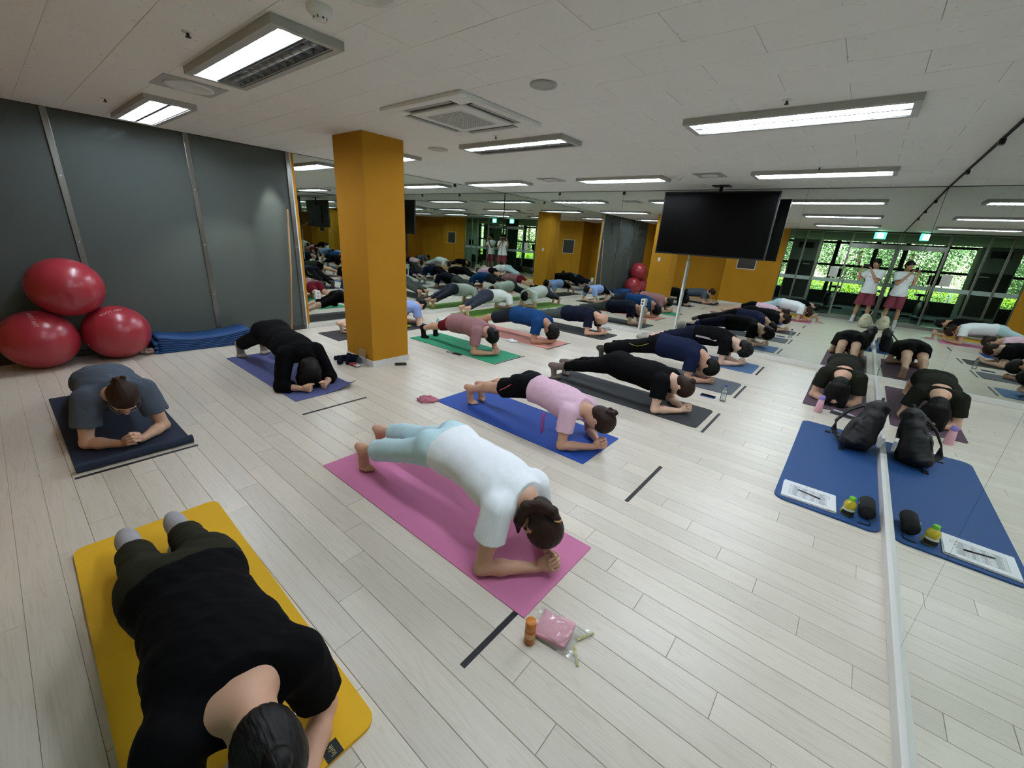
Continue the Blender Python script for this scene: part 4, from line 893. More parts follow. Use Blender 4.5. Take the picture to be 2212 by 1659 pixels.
# ---------------------------------------------------------------- yoga mats
def yoga_mat(label, cx, cy, L, W, mat, yaw=0.0, th=.007, rad=.02, curl=None, under=None, wav=0.0, roll=None, seed=1):
    """mat built as stations along its length; curl=(end, lift) lifts an end, roll curls the end edge over"""
    t = thing('yoga_mat', label, 'yoga mat', (cx, cy, 0), yaw, 'yoga mats')
    rr = random.Random(seed); n = 64; st = []
    xs = [-L / 2 + L * (.5 - .5 * math.cos(math.pi * i / n)) for i in range(n + 1)]
    nw = 8
    b = bmesh.new(); top = []; bot = []
    for x in xs:
        d = min(x + L / 2, L / 2 - x); hw = W / 2 - (rad - math.sqrt(max(rad * rad - (rad - min(d, rad)) ** 2, 0)))
        rt = []; rb = []
        for j in range(nw + 1):
            v = -1 + 2 * j / nw; y = v * hw; z = 0.0; xx = x
            if wav: z += wav * (.5 + .5 * math.sin(x * 9 + v * 2)) * abs(v) ** 3 * .8
            if curl:
                e, lift, span = curl[:3]; cy_ = curl[3] if len(curl) > 3 else 0
                q = (x - (L / 2 - span)) / span if e > 0 else ((-L / 2 + span) - x) / span
                if q > 0: z += lift * q * q * (1 if not cy_ else max(0, v * cy_) ** 1.5)
            if roll:
                span, R = roll; q = x - (L / 2 - span)
                if q > 0: a = q / R; xx = L / 2 - span + R * math.sin(min(a, 4.2)); z += R * (1 - math.cos(min(a, 4.2)))
            rt.append(b.verts.new((xx, y, z + th))); rb.append(b.verts.new((xx, y, z)))
        top.append(rt); bot.append(rb)
    for i in range(n):
        for j in range(nw):
            b.faces.new((top[i][j], top[i + 1][j], top[i + 1][j + 1], top[i][j + 1])); f = b.faces.new((bot[i][j], bot[i][j + 1], bot[i + 1][j + 1], bot[i + 1][j])); f.material_index = 1
        b.faces.new((bot[i][0], bot[i + 1][0], top[i + 1][0], top[i][0])); b.faces.new((top[i][nw], top[i + 1][nw], bot[i + 1][nw], bot[i][nw]))
    for j in range(nw):
        b.faces.new((bot[0][j], top[0][j], top[0][j + 1], bot[0][j + 1])); b.faces.new((top[n][j], bot[n][j], bot[n][j + 1], top[n][j + 1]))
    bmesh.ops.recalc_face_normals(b, faces=b.faces[:])
    o = obj('sheet', b, [M[mat], M[under or mat]], t)
    return t
MT = .007
yoga_mat('deep pink yoga mat under the woman in white', -1.66, 1.46, 1.80, .61, 'mat_pink', th=.006, rad=.006)
yoga_mat('bright blue yoga mat under the woman in a pale pink T-shirt', -2.11, 2.83, 1.70, .61, 'mat_blue', th=.006, rad=.006)
yoga_mat('charcoal yoga mat with rounded corners under the woman all in black', -1.73, 4.20, 1.80, .61, 'mat_charcoal', rad=.05)
yoga_mat('mid-grey yoga mat with rounded corners under the man in black track trousers', -1.74, 5.49, 1.84, .60, 'mat_grey', rad=.06)
yoga_mat('steel blue yoga mat nearest the back mirror on the right', -1.75, 6.73, 1.84, .61, 'mat_steelblue', rad=.05, wav=.003)
m_y = yoga_mat('thick yellow yoga mat in the front left corner', -1.752, .21, 1.735, .60, 'mat_yellow', yaw=-.022, th=.013, rad=.05, under='mat_under', wav=.004)
yoga_mat('dark navy yoga mat with a curled front edge under the woman with glasses', -4.30, .345, 1.80, .62, 'mat_navy', th=.005, rad=.01, roll=(.13, .028))
yoga_mat('violet yoga mat with dark underside and lifted front corner', -4.72, 1.84, 1.82, .63, 'mat_violet', th=.005, rad=.01, under='mat_under', curl=(1, .07, .22, 1))
yoga_mat('teal green yoga mat beside the yellow column', -4.33, 4.21, 1.76, .61, 'mat_teal', th=.007, rad=.012, under='mat_dark')
yoga_mat('salmon pink yoga mat under the man in a blue T-shirt', -4.34, 5.46, 1.78, .61, 'mat_salmon', th=.007, rad=.012)
yoga_mat('dark grey yoga mat with rounded corners under the bald man', -4.11, 6.78, 1.84, .62, 'mat_charcoal', rad=.05)
yoga_mat('grass green yoga mat laid towards the back mirror', -6.12, 6.74, 1.76, .61, 'mat_green', yaw=math.pi / 2, rad=.012)
yoga_mat('dark grey-brown yoga mat behind the yellow column', -5.95, 3.86, 1.80, .61, 'mat_dark', yaw=math.pi / 2, rad=.012)
yoga_mat('plum yoga mat along the right mirror', .145, 6.51, 1.82, .58, 'mat_plum', yaw=math.pi / 2, rad=.03)
# ---------------------------------------------------------------- people on the mats
CL = dict
def P(label, x, y, yaw, J, B, wear, skin, hair, res=.0085, fine=.0046, z=MT):
    return person(label, 'person', (x, y, z), yaw, J, B, wear, skin, hair, res=res, fine=fine)
SK1, SK2, SK3, SK4 = 'd0a68c', 'c99c82', 'b88a6f', 'dab49d'
if 'P4' not in SKIP:
    P('person in a white T-shirt and pale blue trousers planking on the pink mat', -1.07, 1.45, 0, plank(toe=-1.24, hip=(-.50, .425), sh=(.005, .345), head=(.155, .25, 40), ey=.245, hx=.255, fy=.12, arch=.02, toedx=-.16),
      CL(g=1.02, w=1.0, bust=True), CL(shirt=CL(m='cloth_white_rib', hem=-.02, sag=.030, sleeve=.50, sflare=.020, i=.016, stilt=-.2, scoop=.05), pants=CL(m='cloth_ice', len=1.62, flare=.016, i=.014), folds=.6), SK2, ('pony', 'brown_hair'), .0062, .0034)
if 'P5' not in SKIP:
    P('person in a pale pink T-shirt and black shorts planking on the blue mat', -1.50, 2.80, 0, plank(toe=-1.17, hip=(-.50, .365), sh=(-.01, .300), head=(.20, .265, 20), ey=.225, hx=.25, fy=.075, arch=.015),
      CL(g=.96, w=.97, bust=True), CL(shirt=CL(m='cloth_pink', hem=.28, sleeve=.58, i=.013, sag=.012), pants=CL(m='cloth_black', len=.72, flare=.018, i=.014, waist=.5, stripes=[([('R', .10, 30), ('R', .35, 12), ('R', .58, 0), ('R', .69, -40)], 'coral', .0045)])), SK2, ('tied', 'brown_hair', 'black_plastic'), .0068, .0036)
if 'P6' not in SKIP:
    P('person in black T-shirt and leggings with taupe socks planking on the charcoal mat', -1.26, 4.16, 0, plank(toe=-1.30, hip=(-.55, .345), sh=(-.01, .315), head=(.15, .275, 32), ey=.23, hx=.255, fy=.12, arch=.0),
      CL(g=1.10, w=1.05, bust=True), CL(shirt=CL(m='cloth_black', hem=-.30, sag=.045, sleeve=.60, i=.02), pants=CL(m='cloth_black', len=1.64, tight=True, i=.008), socks=CL(m='sock_taupe', h=.42)), SK4, ('bun', 'brown_hair'), .008, .004)
if 'P7' not in SKIP:
    P('person in a navy T-shirt and black track trousers with yellow piping', -1.36, 5.46, 0, plank(toe=-1.25, hip=(-.45, .37), sh=(.0, .335), head=(.17, .215, 52), ey=.22, hx=.255, fy=.12, arch=.02, hand=.06),
      CL(g=1.12, w=1.14, hs=1.05, fs=1.08), CL(shirt=CL(m='cloth_navy', hem=-.12, sag=.05, sleeve=.66, i=.022), pants=CL(m='cloth_black', len=1.9, flare=.028, i=.02, stripes=[([('R', .2, 22), ('R', .4, 14), ('R', .6, 10), ('R', .75, 20), ('R', .9, 34)], 'piping_yellow', .004)]), socks=CL(m='sock_olive', h=.2)), SK2, ('short', 'dark_hair'))
if 'P8' not in SKIP:
    P('person in a black T-shirt with a pale side strip planking on the steel blue mat', -1.27, 6.71, 0, plank(toe=-1.28, hip=(-.48, .37), sh=(.0, .345), head=(.20, .27, 40), ey=.20, hx=.25, fy=.10, arch=.035),
      CL(g=1.0, w=1.08, hs=1.03, fs=1.08), CL(shirt=CL(m='cloth_black', hem=.05, sag=.06, sleeve=.62, i=.02, panel='panel_white'), pants=CL(m='cloth_darknavy', len=1.05, flare=.015, i=.018), leggings=CL(m='cloth_indigo', len=1.72), socks=CL(m='sock_beige', h=.25)), SK4, ('curly', 'dark_hair'))
if 'P10' not in SKIP:
    P('person in a dusty rose T-shirt and crimson shorts planking on the teal mat', -3.88, 4.20, 0, plank(toe=-1.20, hip=(-.55, .335), sh=(-.02, .315), head=(.115, .275, 40), ey=.225, hx=.245, fy=.12, arch=.02),
      CL(g=1.02, w=1.0, bust=True), CL(shirt=CL(m='cloth_rose', hem=-.32, sag=.02, sleeve=.66, i=.017), pants=CL(m='cloth_crimson', len=.78, flare=.004, i=.009), socks=CL(m='sock_black', h=.03)), SK2, ('bun', 'black_hair'))
if 'P11' not in SKIP:
    P('person in a bright blue T-shirt and charcoal shorts planking on the salmon mat', -3.77, 5.45, 0, plank(toe=-1.34, hip=(-.56, .365), sh=(.0, .325), head=(.17, .21, 55), ey=.24, hx=.235, fy=.12, arch=.03),
      CL(g=1.10, w=1.12, hs=1.05, fs=1.08), CL(shirt=CL(m='cloth_blue', hem=.0, sag=.03, sleeve=.62, i=.02), pants=CL(m='cloth_charcoal', len=1.0, flare=.03, i=.018)), SK3, ('curly', 'black_hair'))
if 'P12' not in SKIP:
    P('bald person in a navy polo shirt and grey-green trousers', -3.54, 6.76, 0, plank(toe=-1.34, hip=(-.60, .305), sh=(-.04, .335), head=(.13, .30, 22), ey=.24, hx=.235, fy=.11, arch=.02),
      CL(g=1.08, w=1.12, hs=1.05, fs=1.08), CL(shirt=CL(m='cloth_darknavy', hem=-.1, sag=.05, sleeve=.66, i=.02), pants=CL(m='cloth_greygreen', len=1.92, flare=.02, i=.018)), SK2, ('bald', 'black_hair'))
if 'P13' not in SKIP:
    P('person in a white T-shirt and slate trousers on the green mat', -6.12, 7.20, math.pi / 2, plank(toe=-1.22, hip=(-.54, .375), sh=(-.01, .315), head=(.13, .265, 45), ey=.22, hx=.2, fy=.09, arch=.01),
      CL(g=1.02, w=1.0), CL(shirt=CL(m='cloth_mint', hem=.0, sag=.05, sleeve=.6, i=.02), pants=CL(m='cloth_slatepants', len=1.85, flare=.008, i=.013)), SK1, ('bun', 'black_hair'))
if 'P14' not in SKIP:
    P('person in a light blue T-shirt and black capri leggings behind the yellow column', -5.95, 4.50, math.pi / 2, plank(toe=-1.25, hip=(-.53, .35), sh=(.0, .325), head=(.20, .345, 12), ey=.21, hx=.22, fy=.10, arch=.01),
      CL(g=1.0, w=.98), CL(shirt=CL(m='cloth_sky', hem=.05, sag=.02, sleeve=.55, i=.014), pants=CL(m='cloth_black', len=1.25, i=.007, tight=True)), SK4, ('bun', 'black_hair'))
if 'P2' not in SKIP:
    P('person with glasses in a slate blue T-shirt planking on the navy mat', -3.87, .345, 0, plank(toe=-1.22, hip=(-.56, .305), sh=(-.04, .345), head=(.15, .37, -24), ey=.215, hx=.215, fy=.10, arch=.01, yawhead=6),
      CL(g=1.08, w=1.05, bust=True), CL(shirt=CL(m='cloth_slate', hem=-.05, sag=.02, sleeve=.62, i=.018, sflare=.02), pants=CL(m='cloth_darknavy', len=1.85, flare=.012, i=.014), socks=CL(m='sock_grey', h=.2), glasses=True), SK1, ('tied', 'brown_hair'), .0072, .0036)
if 'P3' not in SKIP:
    P('person in a black hooded jacket planking on the violet mat', -4.16, 1.80, 0, plank(toe=-1.40, hip=(-.72, .42), sh=(-.06, .335), head=(.055, .205, 62), ey=.25, hx=.22, hand=.125, fy=.13, arch=.0),
      CL(g=1.08, w=1.05), CL(shirt=CL(m='cloth_black', hem=-.25, sag=.02, sleeve=1.55, i=.022, hood=True, nk=1.35, name='hooded_jacket'), pants=CL(m='cloth_black', len=1.75, flare=.02, i=.016), socks=CL(m='sock_beige', h=.22)), SK1, ('bob', 'dark_hair'), .0072, .0038)
if 'P1' not in SKIP:
    P('person in a black T-shirt and olive leggings planking on the yellow mat', -1.03, .17, -.02, plank(toe=-1.24, hip=(-.52, .355), sh=(.0, .33), head=(.165, .30, 38), ey=.215, hx=.25, fy=.088, arch=.015),
      CL(g=1.06, w=1.0, bust=True), CL(shirt=CL(m='cloth_black', hem=.10, sag=.02, sleeve=.70, i=.018, nk=.8, scoop=.5), pants=CL(m='cloth_leggings', len=1.55, tight=True, i=.008), socks=CL(m='sock_grey', h=.50)), SK2, ('bun', 'dark_hair', 'hair_tie'), .0062, .0034, z=.014)
if 'P9' not in SKIP:
    P('person in a dark olive open-back top on the plum mat facing the camera', .13, 5.95, -math.pi / 2, plank(toe=-1.18, hip=(-.52, .37), sh=(.0, .33), head=(.13, .23, 58), ey=.21, hx=.20, fy=.10, arch=.01),
      CL(g=1.05, w=1.02), CL(shirt=CL(m='cloth_olive', hem=.0, sag=.0, sleeve=.62, i=.014, backhole=True), pants=CL(m='cloth_black', len=.55, flare=.008, i=.010)), SK1, ('long', 'black_hair'), .0078, .0042)
# ---------------------------------------------------------------- the standing person with a phone (seen in the mirrors)
def standing():
    J = {}; lat = V3(0, 1, 0)
    J['back'] = V3(-1, 0, 0); J['pelvis'] = V3(0, 0, .96); J['waist'] = V3(.0, 0, 1.12); J['chest'] = V3(.0, .0, 1.33); J['upper'] = V3(-.01, .0, 1.44)
    J['neck'] = V3(-.005, .0, 1.50); J['head'] = V3(.055, .02, 1.665); J['hd'] = unit(V3(.12, .05, 1)); J['hf'] = orth(J['hd'], V3(1, .45, -.25))
    J['toe'] = V3(1, 0, 0); J['flat'] = V3(0, 1, 0); J['calf'] = V3(-1, 0, 0)
    for sd, s in (('L', 1), ('R', -1)):
        J['sh' + sd] = V3(.0, s * .165, 1.42); J['hip' + sd] = V3(0, s * .088, .92)
        J['knee' + sd] = V3(.02, s * .12, .50); J['ank' + sd] = V3(-.02, s * .15, .085); J['heel' + sd] = V3(-.065, s * .15, .034); J['ball' + sd] = V3(.10, s * .165, .022)
    J['elbL'] = V3(.13, .30, 1.20); J['elbR'] = V3(.15, -.10, 1.17)
    J['wriL'] = V3(.135, .325, 1.50); J['wriR'] = V3(.165, .095, 1.475)
    HO = hand_ops(J['wriL'], V3(.35, -.25, .9), V3(.4, -1, 0), V3(-1, 0, 0), (30, 45, 30), (.8, .4, .3), .95)
    HO += hand_ops(J['wriR'], V3(.25, .35, .9), V3(.4, 1, 0), V3(-1, 0, 0), (30, 45, 30), (.8, .4, .3), .95)
    J['hand_ops'] = HO; J['hand_zones'] = [(J['wriL'] + V3(.03, -.02, .06), .115), (J['wriR'] + V3(.03, .03, .06), .115)]
    return J
ph, _ = person('standing person in white T-shirt and muted red shorts holding up a phone', 'person', (.215, -.30, 0), math.pi / 2, standing(), CL(g=.93, w=1.0, fs=1.1),
   CL(shirt=CL(m='cloth_white', hem=-.70, sleeve=.70, i=.018, sflare=.016), pants=CL(m='cloth_shorts_red', len=.95, flare=.062, i=.008), folds=.6, socks=CL(m='sock_white', h=.32)), SK3, ('fringe', 'black_hair'), None, .0085, .0042)
for o in list(ph.children):
    if o.name.startswith('shirt'):
        b = bmesh.new()
        for q in range(3):                      # dark shoulder stripes and chest print
            for s in (-1, 1): add_strip(b, [(-.002 - .017 * (q - 1), s * y_, z_ + .004) for y_, z_ in ((.10, 1.535), (.14, 1.521), (.18, 1.503), (.215, 1.483), (.242, 1.45))], (1, 0, 0), .009, .006)
        obj('shoulder_stripes', b, M['cloth_charcoal'], o)
        b = bmesh.new(); rr = random.Random(4)
        for k in range(9): y = -.085 + k * .021; h_ = rr.uniform(.012, .02); bx(b, .124, .132, y, y + .014, 1.305 - h_, 1.305 + h_ * .4)
        obj('chest_print', b, M['fixture_grey'], o)
phone = thing('phone', 'black phone held up by the standing person', 'phone', (.0, -.062, 1.59))
obj('body', box_bm(-.077, .077, -.004, .004, -.036, .036, .003), M['black_plastic'], phone); b = bmesh.new(); add_tube(b, [(-.05, .004, .015), (-.05, .007, .015)], .012, 14); obj('lens', b, M['screen'], phone)
# ---------------------------------------------------------------- television, conduit, outlets
tv = thing('television', 'large black television hanging from the ceiling before the back mirror', 'television', (-1.965, 7.16, 0), 0)
obj('panel', box_bm(-.815, .815, -.03, .03, 1.50, 2.435, .006), M['black_plastic'], tv); obj('screen', box_bm(-.798, .798, -.033, -.029, 1.522, 2.415), M['screen'], tv)
obj('back_box', box_bm(-.4, .4, .03, .08, 1.65, 2.25, .02), M['black_plastic'], tv); b = bmesh.new(); add_tube(b, [(0, .05, 2.2), (0, .05, H)], .025, 12); obj('mount_pole', b, M['black_plastic'], tv); obj('mount_plate', box_bm(-.12, .12, -.05, .15, H - .012, H, .003), M['black_plastic'], tv)
cd = thing('cable_conduit', 'white cable conduit running from the television to the floor on the mirror', 'conduit', (-2.37, YB - .03, 0))
b = bmesh.new(); bx(b, -.014, .014, -.012, .012, 0, 1.40, .003); obj('cover', b, M['white_plastic'], cd); b = bmesh.new(); add_tube(b, [(0, 0, 1.40), (.01, -.02, 1.5), (.04, -.2, 1.62), (.05, -.36, 1.70)], .008, 8); obj('cable', b, M['white_plastic'], cd)
oc = thing('floor_outlet_post', 'white conduit with an outlet box standing against the back mirror', 'outlet', (-3.03, YB - .035, 0))
obj('conduit', box_bm(-.014, .014, -.012, .012, 0, .54, .003), M['white_plastic'], oc); bo = obj('outlet_box', box_bm(-.038, .038, -.02, .018, .53, .66, .005), M['white_plastic'], oc)
for z in (.57, .62): b = bmesh.new(); add_tube(b, [(0, -.0205, z), (0, -.021, z)], .019, 16); obj('socket', b, M['slot_dark'], bo)
oc = thing('wall_outlet', 'white double outlet stuck on the left mirror', 'outlet', (XL, 3.20, .525))
bo = obj('outlet_box', box_bm(0, .03, -.04, .04, -.065, .065, .005), M['white_plastic'], oc)
for z in (-.027, .027): b = bmesh.new(); add_tube(b, [(.0302, 0, z), (.0308, 0, z)], .02, 16); obj('socket', b, M['fixture_grey'], bo)
# ---------------------------------------------------------------- floor tape marks
for k, (x, y0, y1, l) in enumerate(((-.805, .82, 1.46, 'in front of the pink mat'), (-.808, 2.318, 2.943, 'in front of the blue mat'), (-.765, 3.848, 4.485, 'in front of the charcoal mat'), (-.77, 5.14, 5.761, 'in front of the mid-grey mat'), (-.775, 6.439, 7.031, 'in front of the steel blue mat'),
        (-3.455, .019, .663, 'in front of the navy mat'), (-3.485, 1.443, 2.071, 'in front of the violet mat'), (-3.425, 3.90, 4.56, 'in front of the teal mat'), (-3.43, 5.12, 5.80, 'in front of the salmon mat'))):
    tag(obj('tape_mark', box_bm(x - .013, x + .013, y0, y1, .0, .0012), M['tape']), 'black tape line on the floor ' + l, 'tape', 'floor tape lines')
# ---------------------------------------------------------------- exercise balls
BR = .296
def ball(label, c, r, rot, printed, seed):
    t = thing('exercise_ball', label, 'exercise ball', c, 0, 'red exercise balls'); b = bmesh.new()
    prof = [(r * math.sin(math.pi * i / 40) * (1 + .0016 * math.cos(i * 3.14159)), -r * math.cos(math.pi * i / 40)) for i in range(41)]; prof[0] = (0, -r); prof[-1] = (0, r)
    add_lathe(b, prof, 56); o = obj('ball', b, M['red_ball'], t); o.rotation_euler = rot
    b = bmesh.new(); add_lathe(b, [(.012, -.001), (.012, .003), (0, .003)], 12); bmesh.ops.recalc_face_normals(b, faces=b.faces[:]); bmesh.ops.translate(b, verts=b.verts, vec=(0, 0, r - .002)); v = obj('valve', b, M['ball_print'], o)
    if printed:
        az, el, tilt = printed; me = text_mesh('BODY ART', .042, .0008); me.materials.append(M['ball_print'])
        for vt in me.vertices:                  # wrap the lettering round the ball
            x, y, z = vt.co; a = x / r; e = y / r; vt.co = Vector((math.sin(a) * math.cos(e), math.sin(e), math.cos(a) * math.cos(e))) * (r + .0012 + z)
        p = obj_mesh('lettering', me, t); p.rotation_euler = (Matrix.Rotation(az, 3, 'Z') @ Matrix.Rotation(math.pi / 2 - el, 3, 'X').to_3x3() @ Matrix.Rotation(tilt, 3, 'Z')).to_euler()
    return t
ball('red exercise ball at the lower left of the stack of three', (-6.335, .12, BR), BR, (.9, .2, 0), (math.radians(86), .95, math.radians(-80)), 1)
ball('red exercise ball at the lower right of the stack of three', (-6.35, .715, BR), BR, (1.9, .4, .5), (math.radians(80), 1.05, math.radians(25)), 2)
ball('red exercise ball resting on top of the other two', (-6.345, .418, BR + math.sqrt((2 * BR) ** 2 - .2975 ** 2)), BR, (2.2, .1, 0), None, 3)
# ---------------------------------------------------------------- folded mat, bag and stick by the partition
fm = thing('folded_mat', 'blue exercise mat folded in layers by the glass partition', 'mat', (-6.42, 1.53, 0), math.radians(-3)); th_ = .0245
for k in range(7):                              # folded layers with rounded turns at the ends
    L_ = .50 - .012 * (k % 2); W_ = .20; z = k * th_ * 1.06 + .002; b = bmesh.new(); n = 20; top = []; bot = []
    for i in range(n + 1):
        y = -L_ + 2 * L_ * i / n; lift = .035 * k / 6 * math.sin(math.pi * (i / n)) ** 2 * -1 + (.02 * k / 6) * math.cos(i * .6) * .3 + .012 * k / 6 * abs(i / n - .5) * 2
        top.append((b.verts.new((-W_, y, z + lift + th_)), b.verts.new((W_, y, z + lift * 1.3 + th_)))); bot.append((b.verts.new((-W_, y, z + lift)), b.verts.new((W_, y, z + lift * 1.3))))
    for i in range(n):
        b.faces.new((top[i][0], top[i][1], top[i + 1][1], top[i + 1][0])); b.faces.new((bot[i][1], bot[i][0], bot[i + 1][0], bot[i + 1][1])); b.faces.new((bot[i][0], top[i][0], top[i + 1][0], bot[i + 1][0])); b.faces.new((top[i][1], bot[i][1], bot[i + 1][1], top[i + 1][1]))
    b.faces.new((bot[0][0], bot[0][1], top[0][1], top[0][0])); b.faces.new((top[n][0], top[n][1], bot[n][1], bot[n][0])); bmesh.ops.recalc_face_normals(b, faces=b.faces[:])
    bmesh.ops.bevel(b, geom=[e for e in b.edges if len(e.link_faces) == 2 and e.calc_face_angle(0) > .8], offset=.006, segments=2, affect='EDGES'); obj('layer', b, M['mat_royal'], fm, True)
for k in range(3):
    b = bmesh.new(); r_ = th_ * 1.06; zc = (2 * k + 1) * r_ + .002; pts = []
    for i in range(9): a = -math.pi / 2 + math.pi * i / 8; pts.append((0, -.497 - r_ * .95 * math.cos(a), zc + r_ * .5 * math.sin(a) * 1.0))
    add_strip(b, [(0, p[1], p[2]) for p in pts], (1, 0, 0), .40, .019); obj('fold', b, M['mat_royal'], fm)
pb = thing('plastic_bag', 'crumpled white plastic bag beside the folded blue mat', 'bag', (-6.34, .945, 0)); rr = random.Random(8)
O = [('add', Ell(V3(rr.uniform(-.05, .05), rr.uniform(-.04, .04), .025 + rr.uniform(0, .02)), [V3(1, 0, 0), V3(0, 1, 0), V3(0, 0, 1)], (rr.uniform(.02, .05), rr.uniform(.02, .04), .022)), .01) for _ in range(9)] + [('warp', [(V3(.8, .6, 0), .022, .004, 0), (V3(.3, -.9, .3), .03, .004, 1)]), ('clip', V3(0, 0, .001), V3(0, 0, -1))]
obj_mesh('film', np_mesh('film', *mesh_ops(O, .005), [M['white_plastic']]), pb); b = bmesh.new(); add_strip(b, [(.03, -.03, .055), (.05, 0, .052), (.045, .03, .04)], (0, 0, 1), .012, .002); obj('red_print', b, M['coral'], pb)
st = thing('wooden_stick', 'long wooden stick leaning on the glass partition', 'stick'); b = bmesh.new(); add_tube(b, [(-6.555, 2.70, 0.0), (-6.60, 2.81, .95), (-6.622, 2.865, 1.77)], .0125, 12); obj('shaft', b, M['wood_pole'], st)
# ---------------------------------------------------------------- things around the yellow column
ck = thing('crumpled_jacket', 'crumpled navy jacket lying at the foot of the yellow column', 'jacket', (-4.66, 2.53, 0), .5); rr = random.Random(2)
O = [('add', Cap(V3(-.17, .04, .02), V3(.02, .05, .045), .026, .04), .02), ('add', Cap(V3(.0, .05, .05), V3(.16, .03, .03), .045, .035), .02), ('add', Cap(V3(-.1, .03, .03), V3(-.02, -.12, .015), .03, .028), .02), ('add', Cap(V3(.02, .0, .04), V3(.07, -.10, .02), .03, .02), .02), ('add', Ell(V3(.10, .06, .05), np.eye(3), (.05, .04, .035)), .02), ('warp', [(V3(.7, .7, 0), .05, .005, 0), (V3(.6, -.8, .2), .034, .004, 2), (V3(0, .4, .9), .04, .003, 1)]), ('clip', V3(0, 0, .001), V3(0, 0, -1))]
obj_mesh('cloth', np_mesh('cloth', *mesh_ops(O, .006), [M['cloth_darknavy']]), ck)
rp = thing('red_pouch', 'small red and white pouch beside the navy jacket', 'pouch', (-4.46, 2.52, 0), .1); O = [('add', ECap(V3(-.06, 0, .014), V3(.05, 0, .014), V3(0, 1, 0), (.04, .012), (.035, .010)), .01), ('warp', [(V3(.8, .6, 0), .03, .002, 0)])]
obj_mesh('pouch_body', np_mesh('pouch', *mesh_ops(O, .005), [pm('red_cloth', '9a2038', .6)]), rp); obj('flap', box_bm(.01, .085, -.03, .03, .012, .024, .004), M['white_plastic'], rp)
cp = thing('clear_bag', 'empty clear plastic wrapper propped against the yellow column', 'wrapper', (-4.43, 2.62, 0)); b = bmesh.new(); g_ = [[b.verts.new((-.08 + .16 * i / 6 + rr.uniform(-.006, .006), -.05 + .055 * j / 5 + rr.uniform(-.008, .004), .004 + .20 * (j / 5) ** 1.2 + rr.uniform(0, .004))) for i in range(7)] for j in range(6)]
for j in range(5):
    for i in range(6): b.faces.new((g_[j][i], g_[j][i + 1], g_[j + 1][i + 1], g_[j + 1][i]))
obj('film', b, M['clear_plastic'], cp)
def small_phone(label, x, y, rz, L_=.15, W_=.075, case='black_plastic', strap=False):
    t = thing('phone', label, 'phone', (x, y, 0), rz, 'phones on the floor'); obj('body', box_bm(-L_ / 2, L_ / 2, -W_ / 2, W_ / 2, 0.0, .010, .003), M[case], t); obj('screen', box_bm(-L_ / 2 + .005, L_ / 2 - .005, -W_ / 2 + .004, W_ / 2 - .004, .010, .0106), M['screen'], t)
    if strap: b = bmesh.new(); add_tube(b, [(-L_ / 2, .01, .006), (-.11, .03, .004), (-.17, .03, .004), (-.20, .0, .004), (-.17, -.03, .004), (-.11, -.015, .004), (-L_ / 2, -.01, .006)], .004, 6); obj('strap', b, M['black_plastic'], t)
    return t
small_phone('dark brown phone case lying right of the yellow column', -4.17, 2.98, 1.0, .14, .09, 'lobby_dark')
small_phone('black phone with a looped wrist strap beside the teal mat', -4.08, 3.86, .10, .15, .07, 'black_plastic', True)
small_phone('phone on a blue case in front of the charcoal mat', -1.01, 4.95, .05, .16, .085, 'mat_blue')
wc = thing('white_cloth', 'white face cloth beside the salmon mat', 'cloth', (-4.10, 5.05, 0), .3); O = [('add', Cap(V3(-.10, .02, .01), V3(.03, .0, .02), .014, .03), .02), ('add', Cap(V3(.02, -.03, .012), V3(.10, .02, .012), .022, .018), .02), ('warp', [(V3(.7, .7, 0), .03, .003, 0), (V3(.5, -.8, 0), .022, .003, 2)]), ('clip', V3(0, 0, .001), V3(0, 0, -1))]
obj_mesh('cloth', np_mesh('cloth', *mesh_ops(O, .005), [M['cloth_white']]), wc)
wc = thing('white_cloth', 'white folded cloth on the floor between the bald person and the back mirror', 'cloth', (-3.62, 7.42, 0), .1); O = [('add', Cap(V3(-.08, .02, .012), V3(.05, .0, .02), .016, .024), .02), ('add', Cap(V3(.03, -.03, .012), V3(.10, .02, .012), .018, .016), .02), ('warp', [(V3(.7, .7, 0), .03, .003, 1), (V3(.5, -.8, 0), .022, .003, 3)]), ('clip', V3(0, 0, .001), V3(0, 0, -1))]
obj_mesh('cloth', np_mesh('cloth', *mesh_ops(O, .005), [M['sock_grey']]), wc)
wc = thing('white_cloth', 'white towel in a heap beside the green mat near the left mirror', 'towel', (-5.62, 5.35, 0), .1); O = [('add', Cap(V3(-.10, .02, .02), V3(.05, .0, .03), .022, .04), .02), ('add', Cap(V3(.03, -.05, .02), V3(.12, .04, .02), .026, .022), .02), ('warp', [(V3(.7, .7, 0), .04, .005, 1), (V3(.5, -.8, 0), .03, .004, 3)]), ('clip', V3(0, 0, .001), V3(0, 0, -1))]
obj_mesh('cloth', np_mesh('cloth', *mesh_ops(O, .006), [M['cloth_cream']]), wc)
yn = thing('towel', 'lime towel on the mat under the person in light blue', 'towel', (-5.95, 4.35, .0075)); O = [('add', ECap(V3(-.12, 0, .012), V3(.12, .02, .012), V3(0, 1, 0), (.07, .012), (.06, .012)), .01), ('warp', [(V3(.7, .7, 0), .04, .003, 1)])]
obj_mesh('cloth', np_mesh('cloth', *mesh_ops(O, .006), [pm('lime_cloth', 'b9c84a', .8)]), yn)
